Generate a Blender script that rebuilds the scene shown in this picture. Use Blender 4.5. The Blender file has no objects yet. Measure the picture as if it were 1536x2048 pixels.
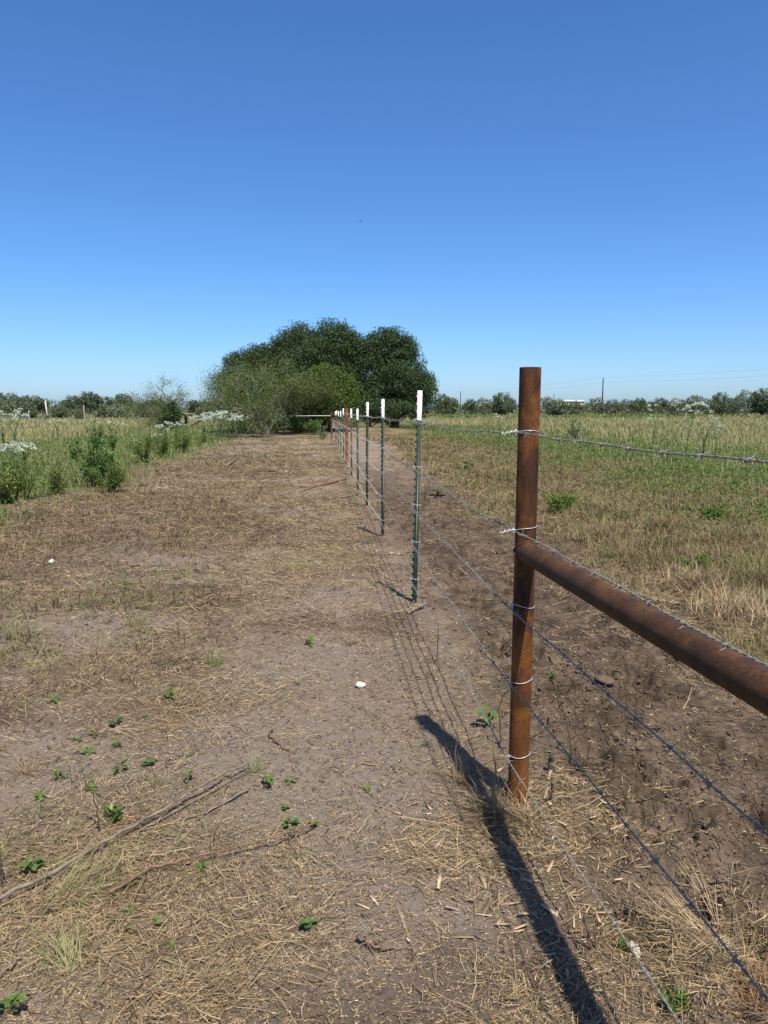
import bpy, math, random
import numpy as np
from mathutils import Vector, Matrix

S = bpy.context.scene
COL = S.collection
R = math.radians
random.seed(7)
RNG = np.random.default_rng(11)

# ------------------------------------------------------------------ camera, sky, sun, exposure
H = 1.43
PITCH = R(7.5)
cam = bpy.data.cameras.new('camera')
cam.sensor_fit = 'VERTICAL'
cam.sensor_height = 32.0
cam.sensor_width = 24.0
cam.lens = 32.0 * 1540 / 2048
cam.clip_start = 0.05
cam.clip_end = 8000
camo = bpy.data.objects.new('camera', cam)
camo.location = (0, 0, H)
camo.rotation_euler = (R(90) - PITCH, 0, 0)
COL.objects.link(camo)
S.camera = camo

LIGHT = Vector((-0.204, 0.500, -1.0)).normalized()      # direction the sunlight travels
sun_el = math.asin(-LIGHT.z)
sun_az = math.atan2(-LIGHT.x, -LIGHT.y)
world = bpy.data.worlds.new('World')
S.world = world
world.use_nodes = True
wn = world.node_tree.nodes
wl = world.node_tree.links
wn.clear()
w_out = wn.new('ShaderNodeOutputWorld')
w_bg = wn.new('ShaderNodeBackground')
w_sky = wn.new('ShaderNodeTexSky')
w_sky.sky_type = 'NISHITA'
w_sky.sun_disc = False
w_sky.sun_elevation = sun_el
w_sky.sun_rotation = sun_az
w_sky.altitude = 250
w_sky.air_density = 0.8
w_sky.dust_density = 1.1
w_sky.ozone_density = 10.0
w_hs = wn.new('ShaderNodeHueSaturation')
w_hs.inputs['Hue'].default_value = 0.5
w_hs.inputs['Saturation'].default_value = 1.1
w_hs.inputs['Value'].default_value = 1.0
w_bg.inputs['Strength'].default_value = 0.118
wl.new(w_sky.outputs[0], w_hs.inputs['Color'])
wl.new(w_hs.outputs[0], w_bg.inputs['Color'])
wl.new(w_bg.outputs[0], w_out.inputs['Surface'])

sun = bpy.data.lights.new('sun', 'SUN')
sun.energy = 5.0
sun.angle = R(0.53)
sun.color = (1.0, 0.955, 0.88)
suno = bpy.data.objects.new('sun', sun)
suno.rotation_euler = LIGHT.to_track_quat('-Z', 'Y').to_euler()
suno.location = (2, -5, 10)
COL.objects.link(suno)

S.view_settings.view_transform = 'Standard'
S.view_settings.look = 'None'
S.view_settings.gamma = 1
S.view_settings.use_curve_mapping = False
S.view_settings.exposure = 0.65


# ------------------------------------------------------------------ noise
def _hash(ix, iy, seed):
    n = (ix.astype(np.int64) * 374761393 + iy.astype(np.int64) * 668265263 + seed * 1442695041) & 0x7fffffff
    n = (n ^ (n >> 13)) * 1274126177 & 0x7fffffff
    n = (n ^ (n >> 16)) * 2246822519 & 0x7fffffff
    return ((n ^ (n >> 15)) & 0xffffff) / float(0xffffff)


def vnoise(x, y, seed=0):
    xi = np.floor(x); yi = np.floor(y)
    fx = x - xi; fy = y - yi
    fx = fx * fx * (3 - 2 * fx); fy = fy * fy * (3 - 2 * fy)
    a = _hash(xi, yi, seed); b = _hash(xi + 1, yi, seed)
    c = _hash(xi, yi + 1, seed); d = _hash(xi + 1, yi + 1, seed)
    return (a * (1 - fx) + b * fx) * (1 - fy) + (c * (1 - fx) + d * fx) * fy


def fbm(x, y, octv=4, seed=0, gain=0.5):
    t = 0; amp = 1; tot = 0
    for o in range(octv):
        t = t + amp * vnoise(x * 2 ** o + 17.3 * o, y * 2 ** o - 9.1 * o, seed + o)
        tot += amp; amp *= gain
    return t / tot


def worley(x, y, seed=0):
    xi = np.floor(x); yi = np.floor(y)
    f1 = np.full(x.shape, 9.0); f2 = np.full(x.shape, 9.0)
    for dx in (-1, 0, 1):
        for dy in (-1, 0, 1):
            cx = xi + dx; cy = yi + dy
            d = np.hypot(cx + _hash(cx, cy, seed) - x, cy + _hash(cx, cy, seed + 5) - y)
            f2 = np.minimum(f2, np.maximum(f1, d)); f1 = np.minimum(f1, d)
    return f1, f2


def sstep(a, b, v):
    t = np.clip((v - a) / (b - a), 0, 1)
    return t * t * (3 - 2 * t)


# ------------------------------------------------------------------ layout of the place
FK = 0.083


def fence_x(Y):
    return 0.49 - FK * (Y - 2.65)


def spot(px, py, z=0.0):
    """ground point that stands at this place of the pasture (surveyed from the photograph)"""
    u = (px - 768) / 1540.0; v = (py - 1024) / 1540.0
    c = math.cos(PITCH); s = math.sin(PITCH)
    down = s + v * c; fwd = c - v * s
    t = (H - z) / down
    return u * t, fwd * t


def side(X, Y):
    return X - np.where(Y > 2.65, fence_x(Y), 0.49 - 0.13 * (Y - 2.65))


MUD_P = [(1300, 1500, 0.9), (1450, 1600, 0.8), (1250, 1300, 0.8), (1130, 1130, 0.8), (930, 960, 1.4), (1000, 1010, 1.3)]
BARE_P = [(250, 1120, 1.0), (170, 1235, 0.55), (690, 1480, 0.5), (740, 1960, 0.30), (60, 1500, 0.35), (450, 1960, 0.10),
          (120, 1570, 0.35), (700, 1600, 0.35), (480, 1500, 0.3), (640, 1780, 0.18), (840, 1850, 0.25), (640, 1330, 0.5), (690, 1180, 0.5)]
STRAW_P = [(540, 1760, 0.22), (430, 1960, 0.12), (230, 1345, 0.40), (430, 1430, 0.35), (1010, 1690, 0.22), (1140, 1640, 0.22), (860, 1700, 0.15),
           (1480, 1920, 0.16), (1330, 1900, 0.12), (110, 1760, 0.2), (600, 1860, 0.16), (1000, 1160, 0.0), (520, 1140, 0.5), (270, 1640, 0.2), (200, 1880, 0.15), (1420, 1235, 0.5), (1500, 1290, 0.4), (1250, 1130, 0.4), (1380, 1190, 0.4)]
BROWN_P = [(80, 1050, 1.2), (300, 1070, 1.0), (130, 1200, 0.45), (330, 1200, 0.4), (30, 1110, 0.9), (450, 1060, 0.9), (420, 935, 2.5), (370, 1010, 1.6)]


def gauss(lst, X, Y):
    t = 0 * X
    for px, py, r in lst:
        if r <= 0: continue
        a, b = spot(px, py)
        t = t + np.exp(-((X - a) ** 2 + (Y - b) ** 2) / (r * r))
    return np.clip(t, 0, 1.2)


def zones(X, Y):
    s = side(X, Y)
    wob = (fbm(X * 0.8, Y * 0.8, 3, 3) - 0.5) * 1.6
    w2 = (fbm(X * 0.16, Y * 0.16, 3, 8) - 0.5) * 4.5
    z = {}
    z['mud'] = sstep(-0.15, 0.35, s + wob * 0.25) * (1 - sstep(1.3, 2.7, s + wob * 1.3)) * (1 - sstep(11, 24, Y + wob * 3))
    z['dead'] = sstep(1.2, 2.6, s + wob * 1.3) * (1 - sstep(6.2, 9.0, s + w2 * 0.7))
    z['green'] = np.maximum(sstep(4.8, 8.0, s + w2 * 0.8) * (1 - sstep(12, 19, s + w2)),
                            sstep(4.3, 5.9, -s + wob) * (1 - sstep(12, 18, -s + w2)))
    z['tan'] = np.maximum(sstep(11, 18, s + w2), sstep(11, 17, -s + w2))
    z['path'] = sstep(-0.3, 0.25, -s + wob * 0.25) * (1 - sstep(4.3, 5.8, -s + wob))
    z['lush'] = sstep(0.45, 0.62, fbm(X * 0.35 + 4, Y * 0.35, 3, 21))
    return s, z


def gz(X, Y):
    X = np.asarray(X, float); Y = np.asarray(Y, float)
    r = np.hypot(X, Y)
    s, z = zones(X, Y)
    near = 1 - sstep(10, 30, r)
    h = (fbm(X * 0.35, Y * 0.35, 3, 31) - 0.5) * 0.07 * (1 - sstep(60, 200, r))
    h = h + (fbm(X * 3, Y * 3, 4, 41) - 0.5) * 0.035 * near
    h = h + (fbm(X * 22, Y * 22, 3, 51) - 0.5) * 0.017 * near
    m = z['mud'] * near
    f1, f2 = worley(X * 11 + 0.4 * vnoise(X * 20, Y * 20, 2), Y * 11 + 0.4 * vnoise(X * 20, Y * 20, 6), 4)
    patchy = sstep(0.42, 0.62, fbm(X * 2.1, Y * 2.1, 3, 61))
    ridged = 1 - np.abs(2 * fbm(X * 7, Y * 7, 4, 71) - 1)
    nA = fbm(X * 4.6, Y * 4.6, 4, 71); nB = fbm(X * 10.5, Y * 10.5, 3, 73)
    crust = sstep(0.40, 0.45, nA) * 0.030 + sstep(0.50, 0.55, nA) * 0.022 - (1 - sstep(0.32, 0.37, nA)) * 0.045
    lumps = sstep(0.50, 0.56, nB) * 0.026 * patchy + (0.5 - f1) * 0.014 * patchy
    smooth = sstep(0.56, 0.66, fbm(X * 1.7 + 7, Y * 1.7, 3, 77))          # smeared, crusted places
    h = h + m * ((crust + lumps) * (1 - 0.8 * smooth)
                 + (fbm(X * 34, Y * 34, 3, 81) - 0.5) * 0.036 * (0.25 + 0.75 * patchy) * (1 - 0.7 * smooth))
    # hoof pocks
    g1, g2 = worley(X * 2.6, Y * 2.6, 14)
    h = h - m * (1 - sstep(0.10, 0.20, g1)) * 0.055
    # slight mound where the trees stand
    h = h + 0.5 * np.exp(-((X + 5.5) ** 2 / 60 + (Y - 52) ** 2 / 50))
    return h


def gz1(x, y):
    return float(gz(np.array([x]), np.array([y]))[0])


# ------------------------------------------------------------------ mesh helpers
def mesh_np(name, V, F, mats, smooth=False, attrs=None, midx=None):
    """V (N,3); F = list of int arrays with 3 or 4 columns"""
    me = bpy.data.meshes.new(name)
    V = np.asarray(V, np.float32)
    F = [np.asarray(f, np.int32) for f in F if len(f)]
    me.vertices.add(len(V))
    me.vertices.foreach_set('co', V.ravel())
    nl = sum(f.size for f in F); npoly = sum(len(f) for f in F)
    me.loops.add(nl)
    me.polygons.add(npoly)
    me.loops.foreach_set('vertex_index', np.concatenate([f.ravel() for f in F]))
    tot = np.concatenate([np.full(len(f), f.shape[1], np.int32) for f in F])
    st = np.concatenate([[0], np.cumsum(tot)[:-1]]).astype(np.int32)
    me.polygons.foreach_set('loop_start', st)
    me.polygons.foreach_set('loop_total', tot)
    if smooth:
        me.polygons.foreach_set('use_smooth', np.ones(npoly, bool))
    if midx is not None:
        me.polygons.foreach_set('material_index', np.asarray(midx, np.int32))
    for m in (mats if isinstance(mats, (list, tuple)) else [mats]):
        me.materials.append(m)
    me.update(calc_edges=True)
    if attrs:
        for k, a in attrs.items():
            at = me.color_attributes.new(k, 'FLOAT_COLOR', 'POINT')
            at.data.foreach_set('color', np.asarray(a, np.float32).ravel())
    me.validate()
    return me


class MB:
    """collects shapes and links them as one mesh object"""
    def __init__(self):
        self.V = []; self.Q = []; self.T = []; self.n = 0

    def add(self, V, Q=None, T=None):
        V = np.asarray(V, float)
        self.V.append(V)
        if Q is not None and len(Q): self.Q.append(np.asarray(Q) + self.n)
        if T is not None and len(T): self.T.append(np.asarray(T) + self.n)
        self.n += len(V)

    def tube(self, P, rad, n=8, cap=True):
        P = np.asarray(P, float)
        rad = np.full(len(P), rad) if np.isscalar(rad) else np.asarray(rad, float)
        d = np.gradient(P, axis=0)
        d /= np.linalg.norm(d, axis=1)[:, None] + 1e-12
        ref = np.array([0, 0, 1.0]) if abs(d[0, 2]) < 0.9 else np.array([1.0, 0, 0])
        a = np.arange(n) * 2 * math.pi / n
        u = np.cross(d[0], ref); u /= np.linalg.norm(u)
        V = []
        for i in range(len(P)):
            u = u - d[i] * np.dot(u, d[i]); u /= np.linalg.norm(u) + 1e-12
            w = np.cross(d[i], u)
            V.append(P[i] + rad[i] * (np.cos(a)[:, None] * u + np.sin(a)[:, None] * w))
        V = np.concatenate(V)
        k = np.arange(n); k2 = (k + 1) % n
        Q = np.concatenate([np.stack([i * n + k, i * n + k2, (i + 1) * n + k2, (i + 1) * n + k], 1) for i in range(len(P) - 1)])
        T = []
        if cap:
            m = (len(P) - 1) * n
            V = np.concatenate([V, P[:1], P[-1:]])
            c0 = len(V) - 2; c1 = len(V) - 1
            T = np.concatenate([np.stack([k2, k, np.full(n, c0)], 1), np.stack([m + k, m + k2, np.full(n, c1)], 1)])
        self.add(V, Q, T)

    def box(self, lo, hi):
        x0, y0, z0 = lo; x1, y1, z1 = hi
        V = [(x0, y0, z0), (x1, y0, z0), (x1, y1, z0), (x0, y1, z0), (x0, y0, z1), (x1, y0, z1), (x1, y1, z1), (x0, y1, z1)]
        Q = [(0, 3, 2, 1), (4, 5, 6, 7), (0, 1, 5, 4), (1, 2, 6, 5), (2, 3, 7, 6), (3, 0, 4, 7)]
        self.add(V, Q)

    def mesh(self, name, m, smooth=False):
        F = []
        if self.Q: F.append(np.concatenate(self.Q))
        if self.T: F.append(np.concatenate(self.T))
        return mesh_np(name, np.concatenate(self.V), F, m, smooth)

    def build(self, name, m, parent=None, smooth=False):
        return link(name, self.mesh(name, m, smooth), parent)


def link(name, me, parent=None, loc=None, rot=None, scale=None):
    o = bpy.data.objects.new(name, me)
    COL.objects.link(o)
    if parent is not None: o.parent = parent
    if loc is not None: o.location = loc
    if rot is not None: o.rotation_euler = rot
    if scale is not None: o.scale = scale if not np.isscalar(scale) else (scale,) * 3
    return o


def tag(o, label=None, cat=None, group=None, kind=None):
    if label: o['label'] = label
    if cat: o['category'] = cat
    if group: o['group'] = group
    if kind: o['kind'] = kind
    return o


def thing(name, label, cat, loc=(0, 0, 0), rz=0.0, group=None, scale=None):
    o = link(name, None, None, loc, (0, 0, rz), scale)
    o.empty_display_size = 0.1
    return tag(o, label, cat, group)


KIDS = {}


def kid(o, parent):
    o.parent = parent
    KIDS.setdefault(parent.name, []).append(o)
    return o


def dup(root, loc, rz=0.0, scale=1.0, label=None, group=None, rx=0.0, ry=0.0):
    c = root.copy(); COL.objects.link(c)
    c.location = loc; c.rotation_euler = (rx, ry, rz)
    c.scale = (scale,) * 3 if np.isscalar(scale) else scale
    if label: c['label'] = label
    if group: c['group'] = group
    for ch in list(root.children):
        d = ch.copy(); COL.objects.link(d); d.parent = c
        for g in list(ch.children):
            e = g.copy(); COL.objects.link(e); e.parent = d
    return c


def place(root, loc, rz=0.0, scale=1.0, label=None, group=None):
    root.location = loc; root.rotation_euler = (0, 0, rz)
    root.scale = (scale,) * 3 if np.isscalar(scale) else scale
    if label: root['label'] = label
    if group: root['group'] = group
    return root


def blades(base, az, length, tilt, bend, width, seg=3, curl=0.0, twist=0.0):
    """bent, tapering strips: tilt and bend are measured from the vertical"""
    N = len(base)
    f = lambda a: np.broadcast_to(np.asarray(a, float), (N,))
    az, length, tilt, bend, width, curl, twist = map(f, (az, length, tilt, bend, width, curl, twist))
    p = base.astype(float).copy()
    V = np.zeros((N, 2 * seg + 1, 3))
    for i in range(seg + 1):
        t = i / seg
        if i > 0:
            tm = (i - 0.5) / seg
            ph = tilt + bend * tm; a = az + curl * tm
            st = (length / seg)[:, None] * np.stack([np.sin(ph) * np.cos(a), np.sin(ph) * np.sin(a), np.cos(ph)], 1)
            p = p + st
        a = az + curl * t
        wd = np.stack([-np.sin(a) * np.cos(twist), np.cos(a) * np.cos(twist), np.sin(twist)], 1)
        if i < seg:
            w = (width * 0.5 * (1 - 0.75 * t ** 1.3))[:, None]
            V[:, 2 * i] = p - wd * w; V[:, 2 * i + 1] = p + wd * w
        else:
            V[:, 2 * seg] = p
    o = np.arange(N)[:, None] * (2 * seg + 1)
    Q = [np.concatenate([o + 2 * i, o + 2 * i + 1, o + 2 * i + 3, o + 2 * i + 2], 1) for i in range(seg - 1)]
    T = np.concatenate([o + 2 * seg - 2, o + 2 * seg - 1, o + 2 * seg], 1)
    F = ([np.concatenate(Q)] if Q else []) + [T]
    return V.reshape(-1, 3), F


def leaves(C, size, aspect=0.5, up=0.3, rng=RNG, dirs=None):
    """rhombic folded leaves at points C"""
    N = len(C)
    size = np.broadcast_to(np.asarray(size, float), (N,))
    d = rng.normal(size=(N, 3)) if dirs is None else dirs + rng.normal(size=(N, 3)) * 0.5
    d[:, 2] += up
    d /= np.linalg.norm(d, axis=1)[:, None]
    n = rng.normal(size=(N, 3)); n[:, 2] += 1.2
    w = np.cross(d, n); w /= np.linalg.norm(w, axis=1)[:, None] + 1e-9
    n2 = np.cross(w, d)
    L = size[:, None]
    V = np.stack([C - d * L * 0.5, C + w * L * aspect * 0.5 + n2 * L * 0.06, C + d * L * 0.5, C - w * L * aspect * 0.5 + n2 * L * 0.06], 1)
    o = np.arange(N)[:, None] * 4
    return V.reshape(-1, 3), [np.concatenate([o, o + 1, o + 2, o + 3], 1)]


# ------------------------------------------------------------------ materials
MATS = {}


def newmat(name):
    m = bpy.data.materials.new(name); m.use_nodes = True
    nt = m.node_tree; nt.nodes.clear()
    out = nt.nodes.new('ShaderNodeOutputMaterial')
    b = nt.nodes.new('ShaderNodeBsdfPrincipled')
    nt.links.new(b.outputs[0], out.inputs['Surface'])
    MATS[name] = m
    return m, nt, b, out


def ramp(nt, cols, fac):
    r = nt.nodes.new('ShaderNodeValToRGB')
    e = r.color_ramp.elements
    while len(e) < len(cols): e.new(0.5)
    for k, (p, c) in zip(e, cols):
        k.position = p; k.color = (*c, 1)
    nt.links.new(fac, r.inputs[0])
    return r.outputs[0]


def noise(nt, scale, detail=4, rough=0.55, vec=None, dist=0.0):
    n = nt.nodes.new('ShaderNodeTexNoise')
    n.inputs['Scale'].default_value = scale; n.inputs['Detail'].default_value = detail
    n.inputs['Roughness'].default_value = rough; n.inputs['Distortion'].default_value = dist
    if vec is None:
        g = nt.nodes.new('ShaderNodeNewGeometry'); vec = g.outputs['Position']
    nt.links.new(vec, n.inputs['Vector'])
    return n.outputs['Fac']


def mixc(nt, a, b, fac, mode='MIX'):
    m = nt.nodes.new('ShaderNodeMix'); m.data_type = 'RGBA'; m.blend_type = mode
    for k, v in ((6, a), (7, b), (0, fac)):
        if isinstance(v, (int, float)): m.inputs[k].default_value = v
        elif isinstance(v, tuple): m.inputs[k].default_value = (*v, 1)
        else: nt.links.new(v, m.inputs[k])
    return m.outputs[2]


def bump(nt, b, h, strength=0.5, dist=0.01):
    n = nt.nodes.new('ShaderNodeBump')
    n.inputs['Strength'].default_value = strength; n.inputs['Distance'].default_value = dist
    nt.links.new(h, n.inputs['Height'])
    nt.links.new(n.outputs[0], b.inputs['Normal'])


def leafmat(name, cols, trans=0.25, rough=0.6, spec=0.25):
    """colour of each leaf or blade picked at random"""
    m, nt, b, out = newmat(name)
    g = nt.nodes.new('ShaderNodeNewGeometry')
    c = ramp(nt, cols, g.outputs['Random Per Island'])
    nt.links.new(c, b.inputs['Base Color'])
    b.inputs['Roughness'].default_value = rough
    b.inputs['Specular IOR Level'].default_value = spec
    if trans > 0:
        t = nt.nodes.new('ShaderNodeBsdfTranslucent')
        nt.links.new(c, t.inputs['Color'])
        x = nt.nodes.new('ShaderNodeMixShader')
        x.inputs[0].default_value = trans
        nt.links.new(b.outputs[0], x.inputs[1]); nt.links.new(t.outputs[0], x.inputs[2])
        nt.links.new(x.outputs[0], out.inputs['Surface'])
    return m


def woodmat(name, c1, c2, scale=14, rough=0.85):
    m, nt, b, out = newmat(name)
    tc = nt.nodes.new('ShaderNodeTexCoord')
    n = noise(nt, scale, 5, 0.6, tc.outputs['Object'])
    nt.links.new(ramp(nt, [(0.3, c1), (0.7, c2)], n), b.inputs['Base Color'])
    b.inputs['Roughness'].default_value = rough
    b.inputs['Specular IOR Level'].default_value = 0.2
    bump(nt, b, n, 0.5, 0.01)
    return m


M_straw = leafmat('straw', [(0, (0.475, 0.351, 0.190)), (0.15, (0.380, 0.266, 0.138)), (0.4, (0.257, 0.176, 0.090)), (0.62, (0.142, 0.095, 0.052)), (0.8, (0.081, 0.057, 0.036)), (0.9, (0.437, 0.332, 0.190)), (1, (0.228, 0.209, 0.090))], 0.1, 0.55, 0.3)
M_dead = leafmat('dead_grass', [(0, (0.257, 0.175, 0.087)), (0.35, (0.171, 0.113, 0.057)), (0.65, (0.117, 0.078, 0.042)), (0.85, (0.327, 0.234, 0.114)), (1, (0.141, 0.132, 0.046))], 0.15)
M_oldgrass = leafmat('half_dry_grass', [(0, (0.125, 0.123, 0.042)), (0.25, (0.200, 0.158, 0.071)), (0.5, (0.142, 0.104, 0.050)), (0.7, (0.092, 0.104, 0.029)), (0.88, (0.275, 0.227, 0.101)), (1, (0.084, 0.061, 0.033))], 0.2)
M_deadrust = leafmat('rusty_dead_leaf', [(0, (0.22, 0.12, 0.05)), (0.6, (0.13, 0.07, 0.03)), (1, (0.30, 0.18, 0.08))], 0.1)
M_deadbrown = leafmat('dead_weed_brown', [(0, (0.085, 0.056, 0.034)), (0.5, (0.136, 0.085, 0.047)), (1, (0.170, 0.128, 0.060))], 0.1)
M_tan = leafmat('pasture_blades', [(0, (0.357, 0.302, 0.148)), (0.4, (0.266, 0.237, 0.109)), (0.7, (0.182, 0.184, 0.070)), (0.88, (0.099, 0.139, 0.039)), (1, (0.395, 0.351, 0.195))], 0.25)
M_grass = leafmat('green_blades', [(0, (0.115, 0.165, 0.035)), (0.45, (0.16, 0.20, 0.05)), (0.8, (0.24, 0.24, 0.08)), (1, (0.085, 0.13, 0.03))], 0.3)
M_verge = leafmat('verge_blades', [(0, (0.12, 0.165, 0.035)), (0.3, (0.18, 0.20, 0.06)), (0.55, (0.30, 0.27, 0.11)), (0.8, (0.22, 0.17, 0.08)), (1, (0.10, 0.145, 0.03))], 0.3)
M_cover = leafmat('weed_leaves', [(0, (0.075, 0.128, 0.023)), (0.5, (0.106, 0.163, 0.030)), (0.85, (0.158, 0.198, 0.044)), (1, (0.053, 0.097, 0.019))], 0.3)
M_weed = leafmat('small_weed_leaf', [(0, (0.061, 0.106, 0.017)), (0.6, (0.086, 0.139, 0.023)), (1, (0.141, 0.185, 0.036))], 0.25, 0.5, 0.35)
M_shrub = leafmat('shrub_leaf', [(0, (0.055, 0.118, 0.026)), (0.6, (0.093, 0.167, 0.037)), (1, (0.148, 0.222, 0.054))], 0.25)
M_oak = leafmat('oak_leaf', [(0, (0.031, 0.054, 0.019)), (0.5, (0.049, 0.080, 0.028)), (0.85, (0.072, 0.106, 0.039)), (1, (0.085, 0.117, 0.044))], 0.18, 0.6, 0.15)
M_elm = leafmat('elm_leaf', [(0, (0.048, 0.086, 0.009)), (0.5, (0.071, 0.112, 0.014)), (1, (0.105, 0.142, 0.022))], 0.25)
M_mesq = leafmat('mesquite_leaf', [(0, (0.067, 0.096, 0.025)), (0.5, (0.099, 0.133, 0.035)), (1, (0.147, 0.175, 0.050))], 0.25)
M_farleaf = leafmat('far_leaf', [(0, (0.048, 0.072, 0.032)), (0.5, (0.074, 0.100, 0.044)), (1, (0.116, 0.143, 0.063))], 0.2)
M_fargrey = leafmat('far_scrub_leaf', [(0, (0.074, 0.093, 0.049)), (0.5, (0.104, 0.123, 0.064)), (1, (0.153, 0.163, 0.089))], 0.2)
M_bract = leafmat('white_bract', [(0, (0.618, 0.634, 0.554)), (0.7, (0.539, 0.586, 0.459)), (1, (0.333, 0.412, 0.222))], 0.25)
M_glauc = leafmat('pale_green_leaf', [(0, (0.11, 0.17, 0.06)), (0.6, (0.15, 0.21, 0.085)), (1, (0.25, 0.31, 0.15))], 0.25)
M_bark = woodmat('bark', (0.045, 0.035, 0.026), (0.11, 0.09, 0.07))
M_greywood = woodmat('grey_wood', (0.09, 0.068, 0.048), (0.23, 0.18, 0.13), 25)
M_brownwood = woodmat('brown_wood', (0.07, 0.045, 0.03), (0.20, 0.12, 0.07), 25)
M_redwood = woodmat('reddish_stick', (0.09, 0.052, 0.032), (0.22, 0.135, 0.08), 25)
M_chip = leafmat('wood_chip', [(0, (0.432, 0.306, 0.171)), (0.5, (0.306, 0.207, 0.117)), (0.8, (0.162, 0.108, 0.063)), (1, (0.504, 0.405, 0.270))], 0)
M_twig = woodmat('pale_twig', (0.179, 0.157, 0.120), (0.346, 0.304, 0.242))
M_stem = woodmat('green_stem', (0.09, 0.11, 0.035), (0.17, 0.17, 0.07), 30)
M_darkstem = woodmat('dark_stem', (0.045, 0.035, 0.022), (0.10, 0.08, 0.05), 30)
M_stone = woodmat('limestone', (0.374, 0.329, 0.238), (0.554, 0.524, 0.433), 30)
M_paleclod = woodmat('pale_clod', (0.16, 0.12, 0.08), (0.34, 0.28, 0.19), 60)
M_shell = woodmat('pale_shell', (0.412, 0.374, 0.299), (0.561, 0.531, 0.449), 40)
M_clod = woodmat('clod', (0.072, 0.050, 0.033), (0.130, 0.092, 0.063), 40)


def rust(name, lo, mid, hi, orange, low=1.1):
    m, nt, b, out = newmat(name)
    tc = nt.nodes.new('ShaderNodeTexCoord'); P = tc.outputs['Object']
    mp = nt.nodes.new('ShaderNodeMapping'); mp.inputs['Scale'].default_value = (1, 1, 0.22)
    nt.links.new(P, mp.inputs[0])
    n1 = noise(nt, 16, 6, 0.65, mp.outputs[0])
    n2 = noise(nt, 140, 4, 0.7, P)
    n3 = noise(nt, 6.5, 4, 0.6, P, 0.6)
    c = ramp(nt, [(0.36, lo), (0.5, mid), (0.64, hi)], n1)
    c = mixc(nt, c, orange, ramp(nt, [(0.49, (0, 0, 0)), (0.62, (0.85, 0.85, 0.85))], n3))
    sx = nt.nodes.new('ShaderNodeSeparateXYZ'); nt.links.new(P, sx.inputs[0])
    zr = nt.nodes.new('ShaderNodeMapRange'); zr.inputs[1].default_value = 0.75; zr.inputs[2].default_value = 0.05; zr.inputs[4].default_value = low
    nt.links.new(sx.outputs[2], zr.inputs[0])
    zm = nt.nodes.new('ShaderNodeMath'); zm.operation = 'MULTIPLY'; nt.links.new(zr.outputs[0], zm.inputs[0]); nt.links.new(n1, zm.inputs[1])
    c = mixc(nt, c, orange, zm.outputs[0])
    c = mixc(nt, c, ramp(nt, [(0.3, (0.45, 0.42, 0.4)), (0.62, (1.15, 1.1, 1.05))], n2), 0.85, 'MULTIPLY')
    nt.links.new(c, b.inputs['Base Color'])
    nt.links.new(ramp(nt, [(0.3, (0.55, 0.55, 0.55)), (0.7, (0.85, 0.85, 0.85))], n2), b.inputs['Roughness'])
    b.inputs['Specular IOR Level'].default_value = 0.22
    bump(nt, b, n2, 0.25, 0.002)
    return m


M_rust = rust('rusty_pipe', (0.019, 0.009, 0.005), (0.055, 0.022, 0.009), (0.101, 0.040, 0.012), (0.211, 0.077, 0.012))
M_rustrail = rust('rusty_rail', (0.037, 0.017, 0.009), (0.052, 0.024, 0.011), (0.067, 0.033, 0.014), (0.099, 0.045, 0.016), 0.0)
M_rustfar = rust('rusty_far_pipe', (0.114, 0.044, 0.018), (0.176, 0.070, 0.026), (0.229, 0.088, 0.035), (0.264, 0.106, 0.026))


def simple(name, col, rough=0.5, metal=0.0, spec=0.5, var=0.25, scale=40):
    m, nt, b, out = newmat(name)
    tc = nt.nodes.new('ShaderNodeTexCoord')
    n = noise(nt, scale, 4, 0.6, tc.outputs['Object'])
    lo = tuple(c * (1 - var) for c in col); hi = tuple(min(1, c * (1 + var)) for c in col)
    nt.links.new(ramp(nt, [(0.3, lo), (0.7, hi)], n), b.inputs['Base Color'])
    b.inputs['Roughness'].default_value = rough; b.inputs['Metallic'].default_value = metal
    b.inputs['Specular IOR Level'].default_value = spec
    return m


M_wire = simple('galvanised_wire', (0.198, 0.179, 0.151), 0.5, 0.0, 0.35, 0.35, 90)
M_wirefar = simple('galvanised_wire_far_shine', (0.46, 0.45, 0.42), 0.45, 0.1, 0.5, 0.2, 20)  # same wire; its distant shine is put into a lighter base colour
M_tie = simple('tie_wire', (0.458, 0.449, 0.422), 0.45, 0.3, 0.5, 0.15, 60)
M_tgreen = simple('post_green_paint', (0.006, 0.019, 0.010), 0.42, 0.0, 0.25, 0.35, 30)
M_twhite = simple('post_white_paint', (0.571, 0.571, 0.538), 0.5, 0.0, 0.4, 0.12, 30)
M_pole = simple('creosote_pole', (0.035, 0.028, 0.022), 0.9, 0, 0.2, 0.3, 3)
M_cable = simple('line_cable', (0.30, 0.31, 0.32), 0.5, 0, 0.4, 0.1, 3)
M_shed = simple('white_sheet_metal', (0.440, 0.440, 0.422), 0.5, 0, 0.3, 0.06, 1)
M_shedroof = simple('pale_roof', (0.484, 0.484, 0.475), 0.5, 0, 0.3, 0.05, 1)
M_dark = simple('dark_opening', (0.03, 0.03, 0.03), 0.8)
M_bird = simple('bird_feathers', (0.03, 0.03, 0.035), 0.7)
M_weather = simple('weathered_post', (0.26, 0.23, 0.19), 0.9, 0, 0.2, 0.3, 20)
M_snag = simple('bleached_snag', (0.52, 0.48, 0.42), 0.9, 0, 0.2, 0.2, 20)


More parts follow.
